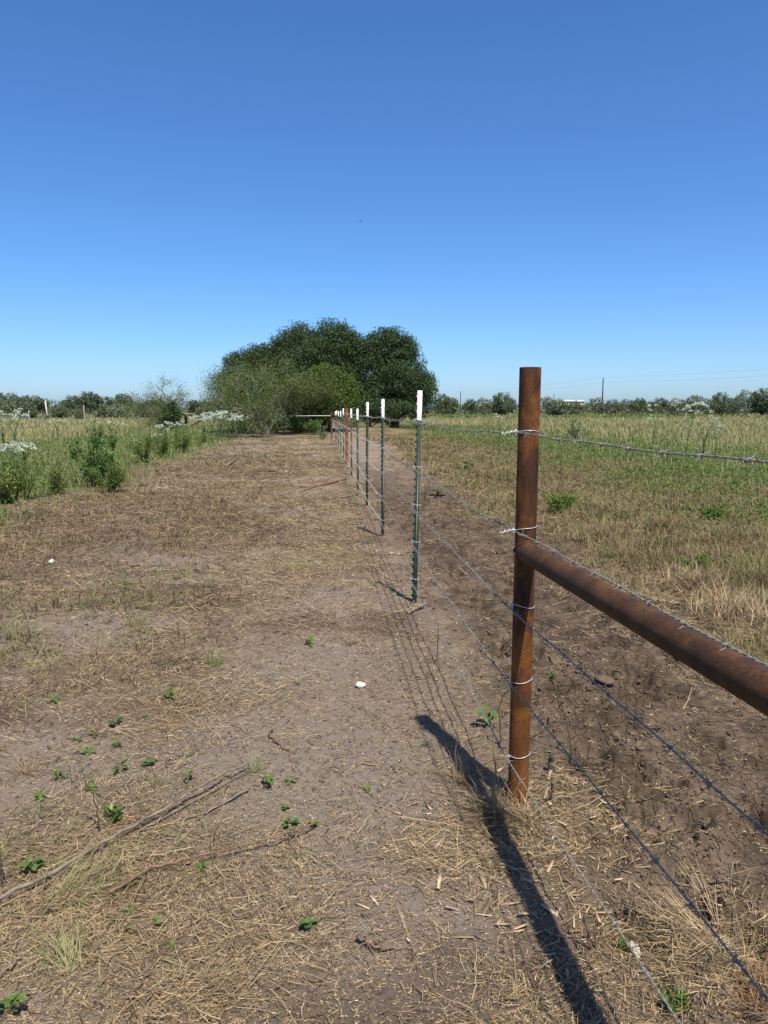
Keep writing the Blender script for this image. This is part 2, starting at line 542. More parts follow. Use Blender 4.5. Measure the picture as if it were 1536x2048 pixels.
def ground_material():
    m, nt, b, out = newmat('soil_and_turf')
    at = nt.nodes.new('ShaderNodeAttribute'); at.attribute_name = 'zone'
    at2 = nt.nodes.new('ShaderNodeAttribute'); at2.attribute_name = 'zone2'
    sp = nt.nodes.new('ShaderNodeSeparateColor'); nt.links.new(at.outputs['Color'], sp.inputs[0])
    sp2 = nt.nodes.new('ShaderNodeSeparateColor'); nt.links.new(at2.outputs['Color'], sp2.inputs[0])
    n1 = noise(nt, 1.3, 6, 0.6); n2 = noise(nt, 28, 6, 0.7); n3 = noise(nt, 190, 4, 0.7); nf = noise(nt, 0.12, 6, 0.62)
    soil = ramp(nt, [(0.3, (0.154, 0.112, 0.076)), (0.5, (0.213, 0.163, 0.114)), (0.72, (0.287, 0.227, 0.170))], n1)
    soil = mixc(nt, soil, ramp(nt, [(0.3, (0.55, 0.52, 0.5)), (0.6, (1.1, 1.08, 1.05))], n2), 0.6, 'MULTIPLY')
    mud = ramp(nt, [(0.3, (0.110, 0.076, 0.051)), (0.55, (0.152, 0.111, 0.076)), (0.75, (0.220, 0.164, 0.116))], n1)
    mud = mixc(nt, mud, ramp(nt, [(0.3, (0.5, 0.48, 0.46)), (0.6, (1.1, 1.08, 1.05))], n2), 0.6, 'MULTIPLY')
    dead = ramp(nt, [(0.3, (0.100, 0.072, 0.032)), (0.6, (0.190, 0.144, 0.061)), (0.8, (0.266, 0.209, 0.088))], n2)
    green = ramp(nt, [(0.3, (0.059, 0.083, 0.022)), (0.6, (0.094, 0.122, 0.033)), (0.8, (0.149, 0.157, 0.055))], n2)
    tan = ramp(nt, [(0.3, (0.122, 0.128, 0.050)), (0.5, (0.194, 0.182, 0.079)), (0.7, (0.266, 0.236, 0.115))], nf)
    damp_pit_shade = ramp(nt, [(0.42, (1, 1, 1)), (0.58, (0.45, 0.44, 0.42))], noise(nt, 5.5, 6, 0.68))  # dark mottling for damp soil, with the shade of pits painted in
    mud = mixc(nt, mud, damp_pit_shade, 0.9, 'MULTIPLY')
    c = mixc(nt, soil, mud, sp.outputs[0])
    c = mixc(nt, c, dead, sp2.outputs[0])
    c = mixc(nt, c, (0.225, 0.182, 0.141), sp2.outputs[1])
    c = mixc(nt, c, (0.075, 0.052, 0.034), sp2.outputs[2])
    c = mixc(nt, c, green, sp.outputs[1])
    c = mixc(nt, c, tan, sp.outputs[2])
    c = mixc(nt, c, ramp(nt, [(0.34, (0.62, 0.6, 0.58)), (0.6, (1.06, 1.05, 1.04))], n3), 0.6, 'MULTIPLY')
    nt.links.new(c, b.inputs['Base Color'])
    b.inputs['Roughness'].default_value = 0.95
    b.inputs['Specular IOR Level'].default_value = 0.12
    # fine crumbs and shrinkage cracks
    g = nt.nodes.new('ShaderNodeNewGeometry')
    vo = nt.nodes.new('ShaderNodeTexVoronoi'); vo.feature = 'DISTANCE_TO_EDGE'; vo.inputs['Scale'].default_value = 13
    wv = nt.nodes.new('ShaderNodeVectorMath'); wv.operation = 'ADD'
    nz = nt.nodes.new('ShaderNodeTexNoise'); nz.inputs['Scale'].default_value = 9; nz.inputs['Detail'].default_value = 4
    sc = nt.nodes.new('ShaderNodeVectorMath'); sc.operation = 'SCALE'; sc.inputs[3].default_value = 0.09
    nt.links.new(g.outputs['Position'], nz.inputs['Vector']); nt.links.new(nz.outputs['Color'], sc.inputs[0])
    nt.links.new(g.outputs['Position'], wv.inputs[0]); nt.links.new(sc.outputs[0], wv.inputs[1])
    nt.links.new(wv.outputs[0], vo.inputs['Vector'])
    cr = ramp(nt, [(0.0, (0, 0, 0)), (0.045, (1, 1, 1))], vo.outputs['Distance'])
    hm = mixc(nt, n2, n3, 0.4)
    crm = nt.nodes.new('ShaderNodeMath'); crm.operation = 'MULTIPLY'; crm.inputs[1].default_value = 0.30
    nt.links.new(sp.outputs[0], crm.inputs[0])
    hm = mixc(nt, hm, cr, crm.outputs[0])
    bump(nt, b, hm, 0.9, 0.03)
    return m


# ------------------------------------------------------------------ ground: one sheet out to the horizon
def make_ground():
    a = np.concatenate([np.arange(-180, -60, 5.0), np.arange(-60, -33, 1.0), np.arange(-33, 33, 0.13), np.arange(33, 60, 1.0), np.arange(60, 180, 5.0)])
    a = np.radians(a)
    r = [0.001, 0.3, 0.6, 0.9]
    x = 1.1
    while x < 4500:
        r.append(x)
        x *= 1.0042 if x < 8 else (1.012 if x < 60 else 1.06)
    r = np.array(r)
    A, Rr = np.meshgrid(a, r)
    X = Rr * np.sin(A); Y = Rr * np.cos(A)
    Z = gz(X, Y)
    V = np.stack([X, Y, Z], -1).reshape(-1, 3)
    na, nr = len(a), len(r)
    i = np.arange(nr - 1)[:, None] * na; j = np.arange(na)[None]; j2 = (j + 1) % na
    Q = np.stack([i + j, i + j2, i + na + j2, i + na + j], -1).reshape(-1, 4)[:, ::-1]
    Xf, Yf = X.ravel(), Y.ravel()
    s, z = zones(Xf, Yf)
    st = gauss(STRAW_P, Xf, Yf); br = gauss(BROWN_P, Xf, Yf)
    far = sstep(30, 90, np.hypot(Xf, Yf))
    z1 = np.stack([z['mud'], z['green'] * (1 - 0.4 * far), np.maximum(z['tan'], 0), np.ones_like(Xf)], 1)
    pn = sstep(0.45, 0.65, fbm(Xf * 1.1, Yf * 1.1, 4, 91)) * z['path'] * sstep(3, 10, Yf) + 0.45 * z['path'] * sstep(14, 26, Yf)
    bare = gauss(BARE_P, Xf, Yf)
    nz = fbm(Xf * 0.9 + 31, Yf * 0.9, 4, 141)
    pale = np.clip(z['path'] * (0.75 * bare * (0.4 + nz) + 0.8 * sstep(0.54, 0.66, nz) * sstep(0.2, 1.5, -s)), 0, 0.85)
    dark = np.clip(z['path'] * (0.55 * br * (0.4 + fbm(Xf * 2, Yf * 2, 3, 143)) + 0.7 * sstep(0.55, 0.67, fbm(Xf * 0.8 + 57, Yf * 1.2, 4, 145)))
                   + z['dead'] * 0.6 * sstep(0.50, 0.62, fbm(Xf * 1.1, Yf * 1.1, 3, 147)), 0, 0.85)
    z2 = np.stack([np.clip(z['dead'] * 0.85 + 0.35 * br + 0.7 * pn + 0.35 * st, 0, 1), pale, dark, np.ones_like(Xf)], 1)
    me = mesh_np('ground', V, [Q], ground_material(), True, {'zone': z1, 'zone2': z2})
    o = link('ground', me)
    o['kind'] = 'structure'


make_ground()


# ------------------------------------------------------------------ fence
def pipe(P0, P1, r, wall=0.005, n=32, open_end=True):
    mb = MB()
    P0 = np.array(P0, float); P1 = np.array(P1, float)
    d = (P1 - P0) / np.linalg.norm(P1 - P0)
    k = 12
    L = np.linspace(0, 1, k)[:, None]
    pts = P0 + (P1 - P0) * L
    if open_end:
        pts = np.concatenate([pts, P1[None], P1[None] - d * 0.25])
        rad = np.array([r] * k + [r - wall, r - wall])
        # ring tube with rim and inside wall
        a = np.arange(n) * 2 * math.pi / n
        ref = np.array([1.0, 0, 0]) if abs(d[2]) > 0.9 else np.array([0, 0, 1.0])
        u = np.cross(d, ref); u /= np.linalg.norm(u); w = np.cross(d, u)
        V = np.concatenate([p + q * (np.cos(a)[:, None] * u + np.sin(a)[:, None] * w) for p, q in zip(pts, rad)])
        kk = np.arange(n); k2 = (kk + 1) % n
        Q = np.concatenate([np.stack([i * n + kk, i * n + k2, (i + 1) * n + k2, (i + 1) * n + kk], 1) for i in range(len(pts) - 1)])
        m = (len(pts) - 1) * n
        V = np.concatenate([V, pts[-1:]])
        mb.add(V, Q, np.stack([m + kk, m + k2, np.full(n, len(V) - 1)], 1))
    else:
        mb.tube(pts, r, n)
    return mb


def shade_mixed(o, ang=40):
    me = o.data
    me.polygons.foreach_set('use_smooth', np.ones(len(me.polygons), bool))
    try:
        me.set_sharp_from_angle(angle=R(ang))
    except Exception:
        pass
    return o


WIRE_H = [1.352, 1.018, 0.741, 0.468, 0.190]
PR = 0.0365
PX, PY = 0.490, 2.65
NX, NY = 0.822, 0.10

brace = thing('pipe_brace', 'nearest rusty brown pipe post with a welded pipe rail running to the lower right', 'fence brace', (PX, PY, gz1(PX, PY)))
b0 = Vector(brace.location)


def local(p): return np.asarray(p, float) - np.array(b0)


shade_mixed(pipe((-0.004, 0, -0.45), (0.006, 0, 1.575 - b0.z), PR).build('upright_post', M_rust, brace))
RZ = 0.945 - b0.z
rp0 = np.array([0.0, 0.0, RZ]); rp1 = np.array([NX - PX, NY - PY, RZ + 0.0])
rdir = (rp1 - rp0) / np.linalg.norm(rp1 - rp0)
shade_mixed(pipe(rp1, rp0 + rdir * 0.006, PR, open_end=False).build('rail', M_rustrail, brace))
shade_mixed(pipe((NX - PX, NY - PY, -0.45), (NX - PX, NY - PY, 1.56), PR).build('upright_post', M_rust, brace))
# weld bead on the saddle between rail and post
ru = np.cross(rdir, [0, 0, 1.0]); ru /= np.linalg.norm(ru); rw = np.cross(ru, rdir)
pts = []
for k in range(41):
    a = 2 * math.pi * k / 40
    off = PR * (math.cos(a) * ru + math.sin(a) * rw)
    q = off[:2]; dd = rdir[:2]
    bq = q @ dd; cq = q @ q - PR * PR
    tt = -bq + math.sqrt(max(bq * bq - cq * (dd @ dd), 0))
    pts.append(rp0 + off * 1.02 + rdir * (tt + 0.002 + 0.0012 * random.random()))
wb = MB(); wb.tube(pts, 0.0048 + 0.0022 * RNG.random(41), 6, False)
wb.build('weld_bead', M_rustrail, brace, True)


def tie_ring(cx, cy, z, rr, tilt, tail=True, wr=0.0019, ph=0.0):
    mb = MB(); P = []
    for k in range(37):
        a = 2 * math.pi * k / 36 + 2.6
        P.append((cx + rr * math.cos(a), cy + rr * math.sin(a), z + tilt * math.cos(a) + 0.0015 * math.sin(3 * a + ph)))
    mb.tube(P, wr, 6, False)
    e = np.array([cx - rr, cy - 0.012, z - tilt])
    if tail:
        k = np.linspace(0, 1, 14)[:, None]
        base = e + k * np.array([-0.055, -0.012, -0.012]) + np.stack([0 * k[:, 0], 0.003 * np.cos(k[:, 0] * 22), 0.003 * np.sin(k[:, 0] * 22)], 1)
        mb.tube(base, wr * 0.9, 5)
        mb.tube(base * 1 + np.array([0, 0.002, 0.003]), wr * 0.9, 5)
    else:
        k = np.linspace(0, 1, 8)[:, None]
        mb.tube(e + k * np.array([-0.014, 0.006, -0.008]), wr * 0.9, 5)
    # small wrap over the strand
    q = np.linspace(0, 4 * math.pi, 26)
    mb.tube(np.stack([e[0] - 0.004 + 0.006 * np.cos(q), e[1] - 0.004 + 0.0009 * q, e[2] - 0.006 + 0.006 * np.sin(q)], 1), wr * 0.85, 5)
    return mb


for i, h in enumerate(WIRE_H):
    tie_ring(0.002 * h, 0, h - b0.z + 0.010, PR + 0.0018, [0.000, 0.006, -0.006, 0.008, 0.004][i], i in (0, 1), 0.0014, i).build('tie_wire', M_tie, brace, True)

# T-posts
TP = [(826, 1210, 1.56, 1.2), (764, 1073, 1.555, 0.1), (733, 1017, 1.515, 0.3), (715, 979, 1.47, -0.2), (702.5, 951, 1.47, 0.0)]


def tprofile(z0, z1, mb, grow=0.0, lx0=0, lx1=0):
    fl, th, wb_, tw = 0.0165 + grow, 0.0045 + grow, 0.027 + grow, 0.0024 + grow
    prof = [(-th, -fl), (0 + grow * 0, -fl), (0, -tw), (wb_ - 0.007, -tw), (wb_ - 0.003, -tw - 0.0022), (wb_, -tw), (wb_, tw), (wb_ - 0.003, tw + 0.0022), (wb_ - 0.007, tw), (0, tw), (0, fl), (-th, fl)]
    n = len(prof)
    V = [(x, y, z0) for x, y in prof] + [(x, y, z1) for x, y in prof]
    k = np.arange(n); k2 = (k + 1) % n
    Q = list(np.stack([k, k2, n + k2, n + k], 1))
    Q += [[n + 11, n + 0, n + 1, n + 10], [n + 2, n + 3, n + 8, n + 9], [n + 3, n + 4, n + 5, n + 6], [n + 3, n + 6, n + 7, n + 8]]
    mb.add(V, Q)


def make_tpost(label):
    t = thing('t_post', label, 'fence post', group='green steel t-posts along the fence')
    mb = MB(); tprofile(-0.35, 1.35, mb)
    mb.build('steel_stem', M_tgreen, t)
    mb = MB(); tprofile(1.35, 1.56, mb, 0.0006)
    ptop = mb.build('painted_top', M_twhite, t)
    mb = MB(); mbw = MB()
    k = 0
    z = 0.06
    while z < 1.55:
        V = [(-0.0045, -0.009, z - 0.014), (-0.0045, 0.009, z - 0.014), (-0.0045, 0.009, z + 0.010), (-0.0045, -0.009, z + 0.010),
             (-0.014, -0.006, z - 0.005), (-0.014, 0.006, z - 0.005), (-0.014, 0.006, z + 0.008), (-0.014, -0.006, z + 0.008)]
        (mbw if z > 1.355 else mb).add(V, [(4, 7, 6, 5), (0, 4, 5, 1), (1, 5, 6, 2), (2, 6, 7, 3), (3, 7, 4, 0)])
        z += 0.054
    o = mb.build('studs', M_tgreen, t); o['kind'] = 'stuff'
    o = mbw.build('white_studs', M_twhite, ptop); o['kind'] = 'stuff'
    for h in WIRE_H:
        mb = MB()
        a = np.linspace(-0.3, 2 * math.pi * 0.82, 18)
        mb.tube(np.stack([0.011 + 0.030 * np.cos(a + 2.6), 0.021 * np.sin(a + 2.6), h + 0.004 * np.cos(a)], 1), 0.0017, 5)
        mb.tube([(-0.018, -0.02, h - 0.006), (-0.022, -0.012, h + 0.004), (-0.016, 0.004, h + 0.006), (-0.020, 0.02, h - 0.004)], 0.0017, 5)
        mb.build('wire_clip', M_tie, t, True)
    return t


tp_labels = ['tallest looking green t-post with white top, first post beyond the near rusty pipe post',
             'second green t-post with white top counted from the near rusty pipe post',
             'third green t-post with white top counted from the near rusty pipe post',
             'fourth green t-post with white top counted from the near rusty pipe post',
             'fifth green t-post, the last one before the orange rusty line post']
tproto = None
POST_AT = []
for i, ((px, py, hh, tilt), lab) in enumerate(zip(TP, tp_labels)):
    x, y = spot(px, py)
    if tproto is None:
        tproto = make_tpost(lab); o = tproto
    else:
        o = dup(tproto, (0, 0, 0), label=lab)
    o.location = (x, y, gz1(x, y))
    o.scale = (1, 1, hh / 1.56)
    o.rotation_euler = (R([0.4, -0.5, 0.3, 0, 0.5][i]), R(tilt), R([-6, 10, 24, 4, -8][i]))
    POST_AT.append((x, y))
LPY = 20.6
LPX = fence_x(LPY) + 0.005
for i in range(5):
    y = 23.5 + 3.0 * i
    x = fence_x(y)
    lab = ['green t-post with white top just behind the orange rusty line post', 'second white topped t-post behind the orange rusty line post',
           'third white topped t-post behind the orange rusty line post', 'fourth white topped t-post behind the orange rusty line post',
           'last white topped t-post before the far rusty corner post'][i]
    dup(tproto, (x, y, gz1(x, y)), R(random.uniform(-12, 12)), (1, 1, [1.5, 1.42, 1.40, 1.42, 1.40][i] / 1.56), lab)


def line_post(name, label, cat, x, y, h, rail=None, group=None, m=None):
    t = thing(name, label, cat, (x, y, gz1(x, y)), group=group)
    shade_mixed(pipe((0, 0, -0.3), (0.003, 0, h), PR + 0.006, n=20).build('upright_post', m or M_rustfar, t))
    for wh in WIRE_H:
        if wh < h - 0.03:
            tie_ring(0, 0, wh + 0.01, PR + 0.0085, 0.004, False, 0.0024).build('tie_wire', M_tie, t, True)
    if rail:
        mb = MB(); mb.tube([(0, 0.0, rail), (-0.9, 0.15, rail), (-1.8, 0.3, rail - 0.01)], 0.018, 10)
        mb.build('rail', M_snag, t, True)
    return t


line_post('pipe_post', 'orange rusty pipe post standing in the row of green t-posts', 'fence post', LPX, LPY, 1.51)
fy = 38.4; fx = fence_x(fy) - 0.12
line_post('corner_post', 'far rusty pipe corner post with a pale rail running left into the bushes', 'fence post', fx, fy, 1.36, 1.16, m=M_rust)

# barbed wires: two twisted strands, with barbs, from beside the camera to the far corner post
def wire_path(h, i):
    off = -0.046
    nodes = [(NX + off, NY, h + [0.0, 0.005, 0.0, 0.0, 0.0][i]), (PX + off, PY - 0.005, h)]
    for x, y in POST_AT: nodes.append((x - 0.020, y, h + random.uniform(-0.006, 0.006)))
    nodes.append((LPX - 0.046, LPY, h))
    for k in range(5): nodes.append((fence_x(23.5 + 3 * k) - 0.02, 23.5 + 3 * k, h * (0.99 - 0.012 * k)))
    nodes.append((fx - 0.03, fy, min(h, 1.30) * 0.95))
    return np.array(nodes)


wire_labels = ['topmost barbed wire strand crossing in front of the far field and trees', 'second barbed wire from the top, running just above the rusty rail',
               'middle barbed wire of the five, passing below the rusty rail', 'fourth barbed wire from the top, second from the ground',
               'lowest barbed wire, bright against the straw at the foot of the rusty post']
bmesh_barb = MB()
q = np.linspace(0, 4.6 * math.pi, 30)
bmesh_barb.tube(np.stack([-0.006 + 0.012 * q / q[-1], 0.0042 * np.cos(q), 0.0042 * np.sin(q)], 1), 0.0012, 5)
bmesh_barb.tube([(-0.006, 0.003, 0), (-0.008, 0.010, 0.009), (-0.009, 0.014, 0.016)], [0.0012, 0.0012, 0.0006], 5)
bmesh_barb.tube([(-0.003, -0.003, 0), (-0.002, -0.012, -0.008), (-0.001, -0.017, -0.012)], [0.0012, 0.0012, 0.0006], 5)
bmesh_barb.tube([(0.003, 0.002, 0.003), (0.004, 0.011, -0.010), (0.005, 0.014, -0.015)], [0.0012, 0.0012, 0.0006], 5)
bmesh_barb.tube([(0.006, -0.002, 0.003), (0.007, -0.010, 0.011), (0.008, -0.013, 0.017)], [0.0012, 0.0012, 0.0006], 5)
barb_me = bmesh_barb.mesh('barb', M_wire, True)

for i, h in enumerate(WIRE_H):
    nodes = wire_path(h, i)
    t = thing('barbed_wire', wire_labels[i], 'barbed wire', tuple(nodes[1]), group='five strands of barbed wire on the fence')
    o = nodes[1]
    seg = np.linalg.norm(np.diff(nodes, axis=0), axis=1)
    cum = np.concatenate([[0], np.cumsum(seg)])

    def at(sv):
        sv = np.asarray(sv, float)
        P = np.stack([np.interp(sv, cum, nodes[:, k]) for k in range(3)], 1)
        j = np.clip(np.searchsorted(cum, sv) - 1, 0, len(seg) - 1)
        f = (sv - cum[j]) / seg[j]
        P[:, 2] -= 0.012 * 4 * f * (1 - f) * np.where(j == 0, 0.4, 1)
        P[:, 2] += 0.003 * np.sin(sv * 3.1 + i) + 0.0015 * np.sin(sv * 11 + 2 * i)
        P[:, 0] += 0.003 * np.sin(sv * 2.3 + 3 * i)
        return P
    LN = cum[3]                                         # twisted geometry as far as the second T-post
    sv = np.arange(0.55, LN, 0.0062)
    P = at(sv) - o
    for k in (0, 1):
        a = sv * 2 * math.pi / 0.050 + k * math.pi
        Pk = P + np.stack([0.0017 * np.cos(a), 0 * a, 0.0017 * np.sin(a)], 1)
        mb = MB(); mb.tube(Pk, 0.00145, 5)
        mb.build('strand', M_wire, t, True)
    sv = np.arange(LN, cum[-1], 0.35)
    mb = MB(); mb.tube(at(sv) - o, np.interp(sv, [LN, 40], [0.0027, 0.0042]), 6)
    mb.build('strand', M_wirefar, t, True)
    sb = np.arange(0.62 + 0.03 * i, cum[-1], 0.150)
    PB = at(sb) - o
    d = nodes[1] - nodes[0]; az0 = math.atan2(d[1], d[0])
    far_mb = MB()
    for k, (s_, p) in enumerate(zip(sb, PB)):
        if s_ < cum[3]:
            b = link('barb', barb_me, t, p, (random.uniform(0, 6), 0, az0 + random.uniform(-.15, .15)), 0.9)
        else:
            dv = RNG.normal(size=3) * 0.007; dv2 = RNG.normal(size=3) * 0.007
            far_mb.tube([p - dv, p + dv], 0.0015, 3); far_mb.tube([p - dv2, p + dv2], 0.0015, 3)
    b = far_mb.build('barbs', M_wirefar, t); b['kind'] = 'stuff'


# ------------------------------------------------------------------ trees
def limb(mb, p, d, L, r, depth, tips, rng, spread=0.6, up=0.15, nseg=4, kids=(2, 3), taper=0.62, sides=6, minr=0.0):
    P = [p]; q = p.copy(); dd = d.copy()
    for k in range(nseg):
        dd = dd + rng.normal(size=3) * 0.16; dd[2] += up * 0.25; dd /= np.linalg.norm(dd)
        q = q + dd * L / nseg; P.append(q)
    r1 = max(r * taper, minr)
    mb.tube(P, np.linspace(r, r1, nseg + 1), sides if depth > 1 else 4, False)
    if depth == 0:
        tips.append((q, dd)); tips.append((P[nseg // 2], dd)); return
    for k in range(rng.integers(kids[0], kids[1] + 1)):
        nd = dd + rng.normal(size=3) * spread; nd[2] += up; nd /= np.linalg.norm(nd)
        st = P[rng.integers(max(1, nseg - 2), nseg + 1)]
        limb(mb, np.array(st), nd, L * rng.uniform(0.62, 0.85), r1 * rng.uniform(0.7, 0.95), depth - 1, tips, rng, spread, up, nseg, kids, taper, sides, minr)


def lobe_crown(lobes, n_clump, n_leaf, clump_r, leaf, rng, shell=0.62):
    C = []
    tot = sum(l[3] * l[5] for l in lobes)
    for (x, y, z, rx, ry, rz) in lobes:
        nc = max(6, int(n_clump * rx * rz / tot))
        v = rng.normal(size=(nc, 3)); v /= np.linalg.norm(v, axis=1)[:, None]
        rad = shell + (1.06 - shell) * rng.random(nc) ** 0.6
        c = np.array([x, y, z]) + v * rad[:, None] * np.array([rx, ry, rz])
        cr = clump_r * rng.uniform(0.55, 1.35, nc)
        nl = int(n_leaf)
        l = np.clip(rng.normal(size=(nc, nl, 3)), -1.5, 1.5) * 0.55
        l[..., 2] *= 0.75
        C.append((c[:, None] + l * cr[:, None, None]).reshape(-1, 3))
        ns = max(4, nc // 7)
        v = rng.normal(size=(ns, 3)); v[:, 2] = np.abs(v[:, 2]) * 0.8 - 0.2; v /= np.linalg.norm(v, axis=1)[:, None]
        c = np.array([x, y, z]) + v * rng.uniform(0.98, 1.14, (ns, 1)) * np.array([rx, ry, rz])
        l = np.clip(rng.normal(size=(ns, nl // 2, 3)), -1.3, 1.3) * 0.34 * clump_r
        C.append((c[:, None] + l).reshape(-1, 3))
    return np.concatenate(C)


def oak(label, x, y, lobes, trunk_h, tr, leafm, n_clump, n_leaf, clump_r, leaf, seed, name='oak_tree', cat='tree', bark=None, shell=0.6, group=None):
    rng = np.random.default_rng(seed)
    z0 = gz1(x, y)
    t = thing(name, label, cat, (x, y, z0), group=group)
    mb = MB()
    base = np.array([0, 0, -0.3])
    top = np.array([0.2, 0, trunk_h])
    mb.tube([base, base * 0.2 + top * 0.3 + rng.normal(size=3) * 0.05, top], [tr * 1.4, tr * 1.05, tr * 0.9], 10)
    for (lx, ly, lz, rx, ry, rz) in lobes:
        e = np.array([lx, ly, lz]); mid = top * 0.45 + e * 0.55 + np.array([0, 0, -0.25 * rz]) + rng.normal(size=3) * 0.2
        mb.tube([top - [0, 0, 0.3], mid, e], [tr * 0.6, tr * 0.38, tr * 0.16], 7)
        for k in range(7):
            v = rng.normal(size=3); v /= np.linalg.norm(v)
            e2 = e + v * np.array([rx, ry, rz]) * 0.9
            mb.tube([e * 0.6 + mid * 0.4, (e + e2) / 2 + rng.normal(size=3) * 0.15, e2], [tr * 0.15, tr * 0.09, tr * 0.03], 5)
    mb.build('trunk', bark or M_bark, t, True)
    C = lobe_crown(lobes, n_clump, n_leaf, clump_r, leaf, rng, shell)
    C = C[C[:, 2] > 0.15]
    V, F = leaves(C, leaf * rng.uniform(0.6, 1.35, len(C)), 0.55, 0.2, rng)
    link('crown', mesh_np('crown', V, F, leafm), t)
    return t


def P2(px, d):
    """ground position at distance d in the direction of this picture column"""
    return (px - 768) / 1540.0 * d * 0.995, d


D0 = 54.0
k = D0 / 1540.0                                   # metres per pixel there


def lob(px, py, rx, rz, dy=0.0, cx=0.0, ry=None):
    return ((px - cx) * k, dy, (822 - py) * k + H, rx * k, (ry or (rx * 0.8)) * k, rz * k)


cx = 640
x, y = P2(cx, D0 + 4)
oak('largest dark live oak, the highest rounded crown in the clump by the fence', x, y,
    [lob(600, 715, 60, 55, 0, cx), lob(670, 705, 58, 52, -1, cx), lob(560, 740, 55, 45, 0.5, cx), lob(630, 760, 85, 60, -1.5, cx), lob(700, 745, 45, 50, -1, cx), lob(668, 672, 36, 26, 0, cx), lob(600, 672, 26, 18, 0.5, cx), lob(712, 715, 30, 40, 0, cx), lob(575, 700, 26, 22, -1, cx), lob(545, 712, 22, 18, 0, cx), lob(600, 800, 80, 45, -0.5, cx), lob(640, 720, 40, 30, -2.5, cx), lob(690, 770, 34, 30, -2.5, cx)],
    1.9, 0.34, M_oak, 900, 140, 0.66, 0.125, 3)
cx = 790
x, y = P2(cx, D0 + 2)
oak('dark live oak on the right side of the clump, overhanging the field', x, y,
    [lob(775, 710, 50, 42, 0, cx), lob(800, 740, 42, 45, 0, cx), lob(750, 760, 45, 50, -0.5, cx), lob(818, 790, 46, 42, -1, cx), lob(770, 800, 60, 42, -1, cx), lob(842, 782, 30, 24, 0, cx), lob(740, 815, 40, 35, -1, cx), lob(772, 682, 24, 18, 0, cx), lob(812, 698, 18, 14, 0, cx), lob(738, 705, 30, 24, 0, cx), lob(790, 765, 30, 26, -2.2, cx), lob(850, 765, 14, 10, 0, cx), lob(845, 815, 26, 22, 0, cx)],
    1.6, 0.28, M_oak, 760, 135, 0.60, 0.125, 4)
cx = 505
x, y = P2(cx, D0 + 3)
oak('dark ragged live oak at the left end of the clump', x, y,
    [lob(485, 745, 36, 36, 0, cx), lob(530, 730, 36, 34, 0, cx), lob(465, 775, 24, 28, 0, cx), lob(520, 780, 52, 46, 0, cx), lob(505, 715, 18, 14, 0, cx), lob(475, 815, 40, 30, 0, cx)],
    1.3, 0.2, M_oak, 350, 120, 0.53, 0.12, 5)
# bright green elm-like tree in front
D0 = 46.0; k = D0 / 1540.0
cx = 655
x, y = P2(cx, D0)
oak('bright yellow green bushy tree right behind the far end of the fence', x, y,
    [lob(655, 775, 38, 32, 0, cx), lob(690, 790, 26, 30, 0, cx), lob(625, 800, 34, 30, 0, cx), lob(665, 810, 45, 30, -0.4, cx), lob(640, 757, 16, 12, 0, cx)],
    0.9, 0.12, M_elm, 330, 90, 0.40, 0.11, 6, 'elm_tree')
# dark understorey
cx = 600
x, y = P2(cx, D0 + 0.5)
oak('low dark green understorey shrub in the shade below the trees, left of the corner post', x, y,
    [lob(575, 850, 30, 24, 0, cx), lob(615, 852, 28, 22, -0.4, cx), lob(640, 848, 22, 20, -0.4, cx), lob(595, 842, 30, 20, 0.5, cx)],
    0.3, 0.05, M_shrub, 160, 60, 0.28, 0.10, 7, 'understorey_shrub', 'shrub')
cx = 515
x, y = P2(cx, D0 + 1)
oak('low dark green understorey shrub at the left foot of the tree clump', x, y,
    [lob(500, 848, 28, 22, 0, cx), lob(545, 848, 24, 22, 0, cx), lob(470, 840, 20, 22, 0.6, cx)],
    0.3, 0.05, M_shrub, 120, 60, 0.28, 0.10, 8, 'understorey_shrub', 'shrub')
x, y = P2(735, D0 + 5); cx = 735
oak('dark low shrub filling the gap under the right hand oak', x, y,
    [lob(720, 830, 26, 22, 0, cx), lob(760, 832, 30, 20, 0, cx), lob(800, 832, 34, 18, 1, cx), lob(838, 835, 22, 14, 1, cx)],
    0.3, 0.06, M_oak, 150, 50, 0.36, 0.13, 9, 'understorey_shrub', 'shrub')


def mesquite(label, x, y, h, spread, seed, n_leaf, leaf, leafm, wood, depth=4, r=0.09, leafcloud=0.16, trunks=3, lean=0.5, name='mesquite_tree', cat='tree', group=None, widen=1.0):
    rng = np.random.default_rng(seed)
    t = thing(name, label, cat, (x, y, gz1(x, y)), group=group)
    mb = MB(); tips = []
    for j in range(trunks):
        a = 2 * math.pi * j / trunks + rng.uniform(0, 1)
        d = np.array([math.cos(a) * lean, math.sin(a) * lean, 1.0]); d /= np.linalg.norm(d)
        limb(mb, np.array([0.05 * math.cos(a), 0.05 * math.sin(a), -0.1]), d, h * 0.36, r, depth, tips, rng, spread, 0.10, 4, (2, 3), 0.66, 6, 0.006)
    zmax = max(v[:, 2].max() for v in mb.V)
    kk = h / (zmax + leafcloud * 0.5)
    wk = np.array([kk * widen, kk * widen, kk])
    mb.V = [v * wk for v in mb.V]; tips = [(p * wk, d) for p, d in tips]
    o = mb.build('trunk', wood, t, True)
    T = np.array([p for p, d in tips]); Dv = np.array([d for p, d in tips])
    n = max(1, n_leaf // len(T))
    C = (T[:, None] + rng.normal(size=(len(T), n, 3)) * leafcloud - Dv[:, None] * rng.random((len(T), n, 1)) * leafcloud * 1.5).reshape(-1, 3)
    C = C[C[:, 2] > 0.1]
    V, F = leaves(C, leaf * rng.uniform(0.6, 1.3, len(C)), 0.35, 0.1, rng)
    link('crown', mesh_np('crown', V, F, leafm), t)
    return t


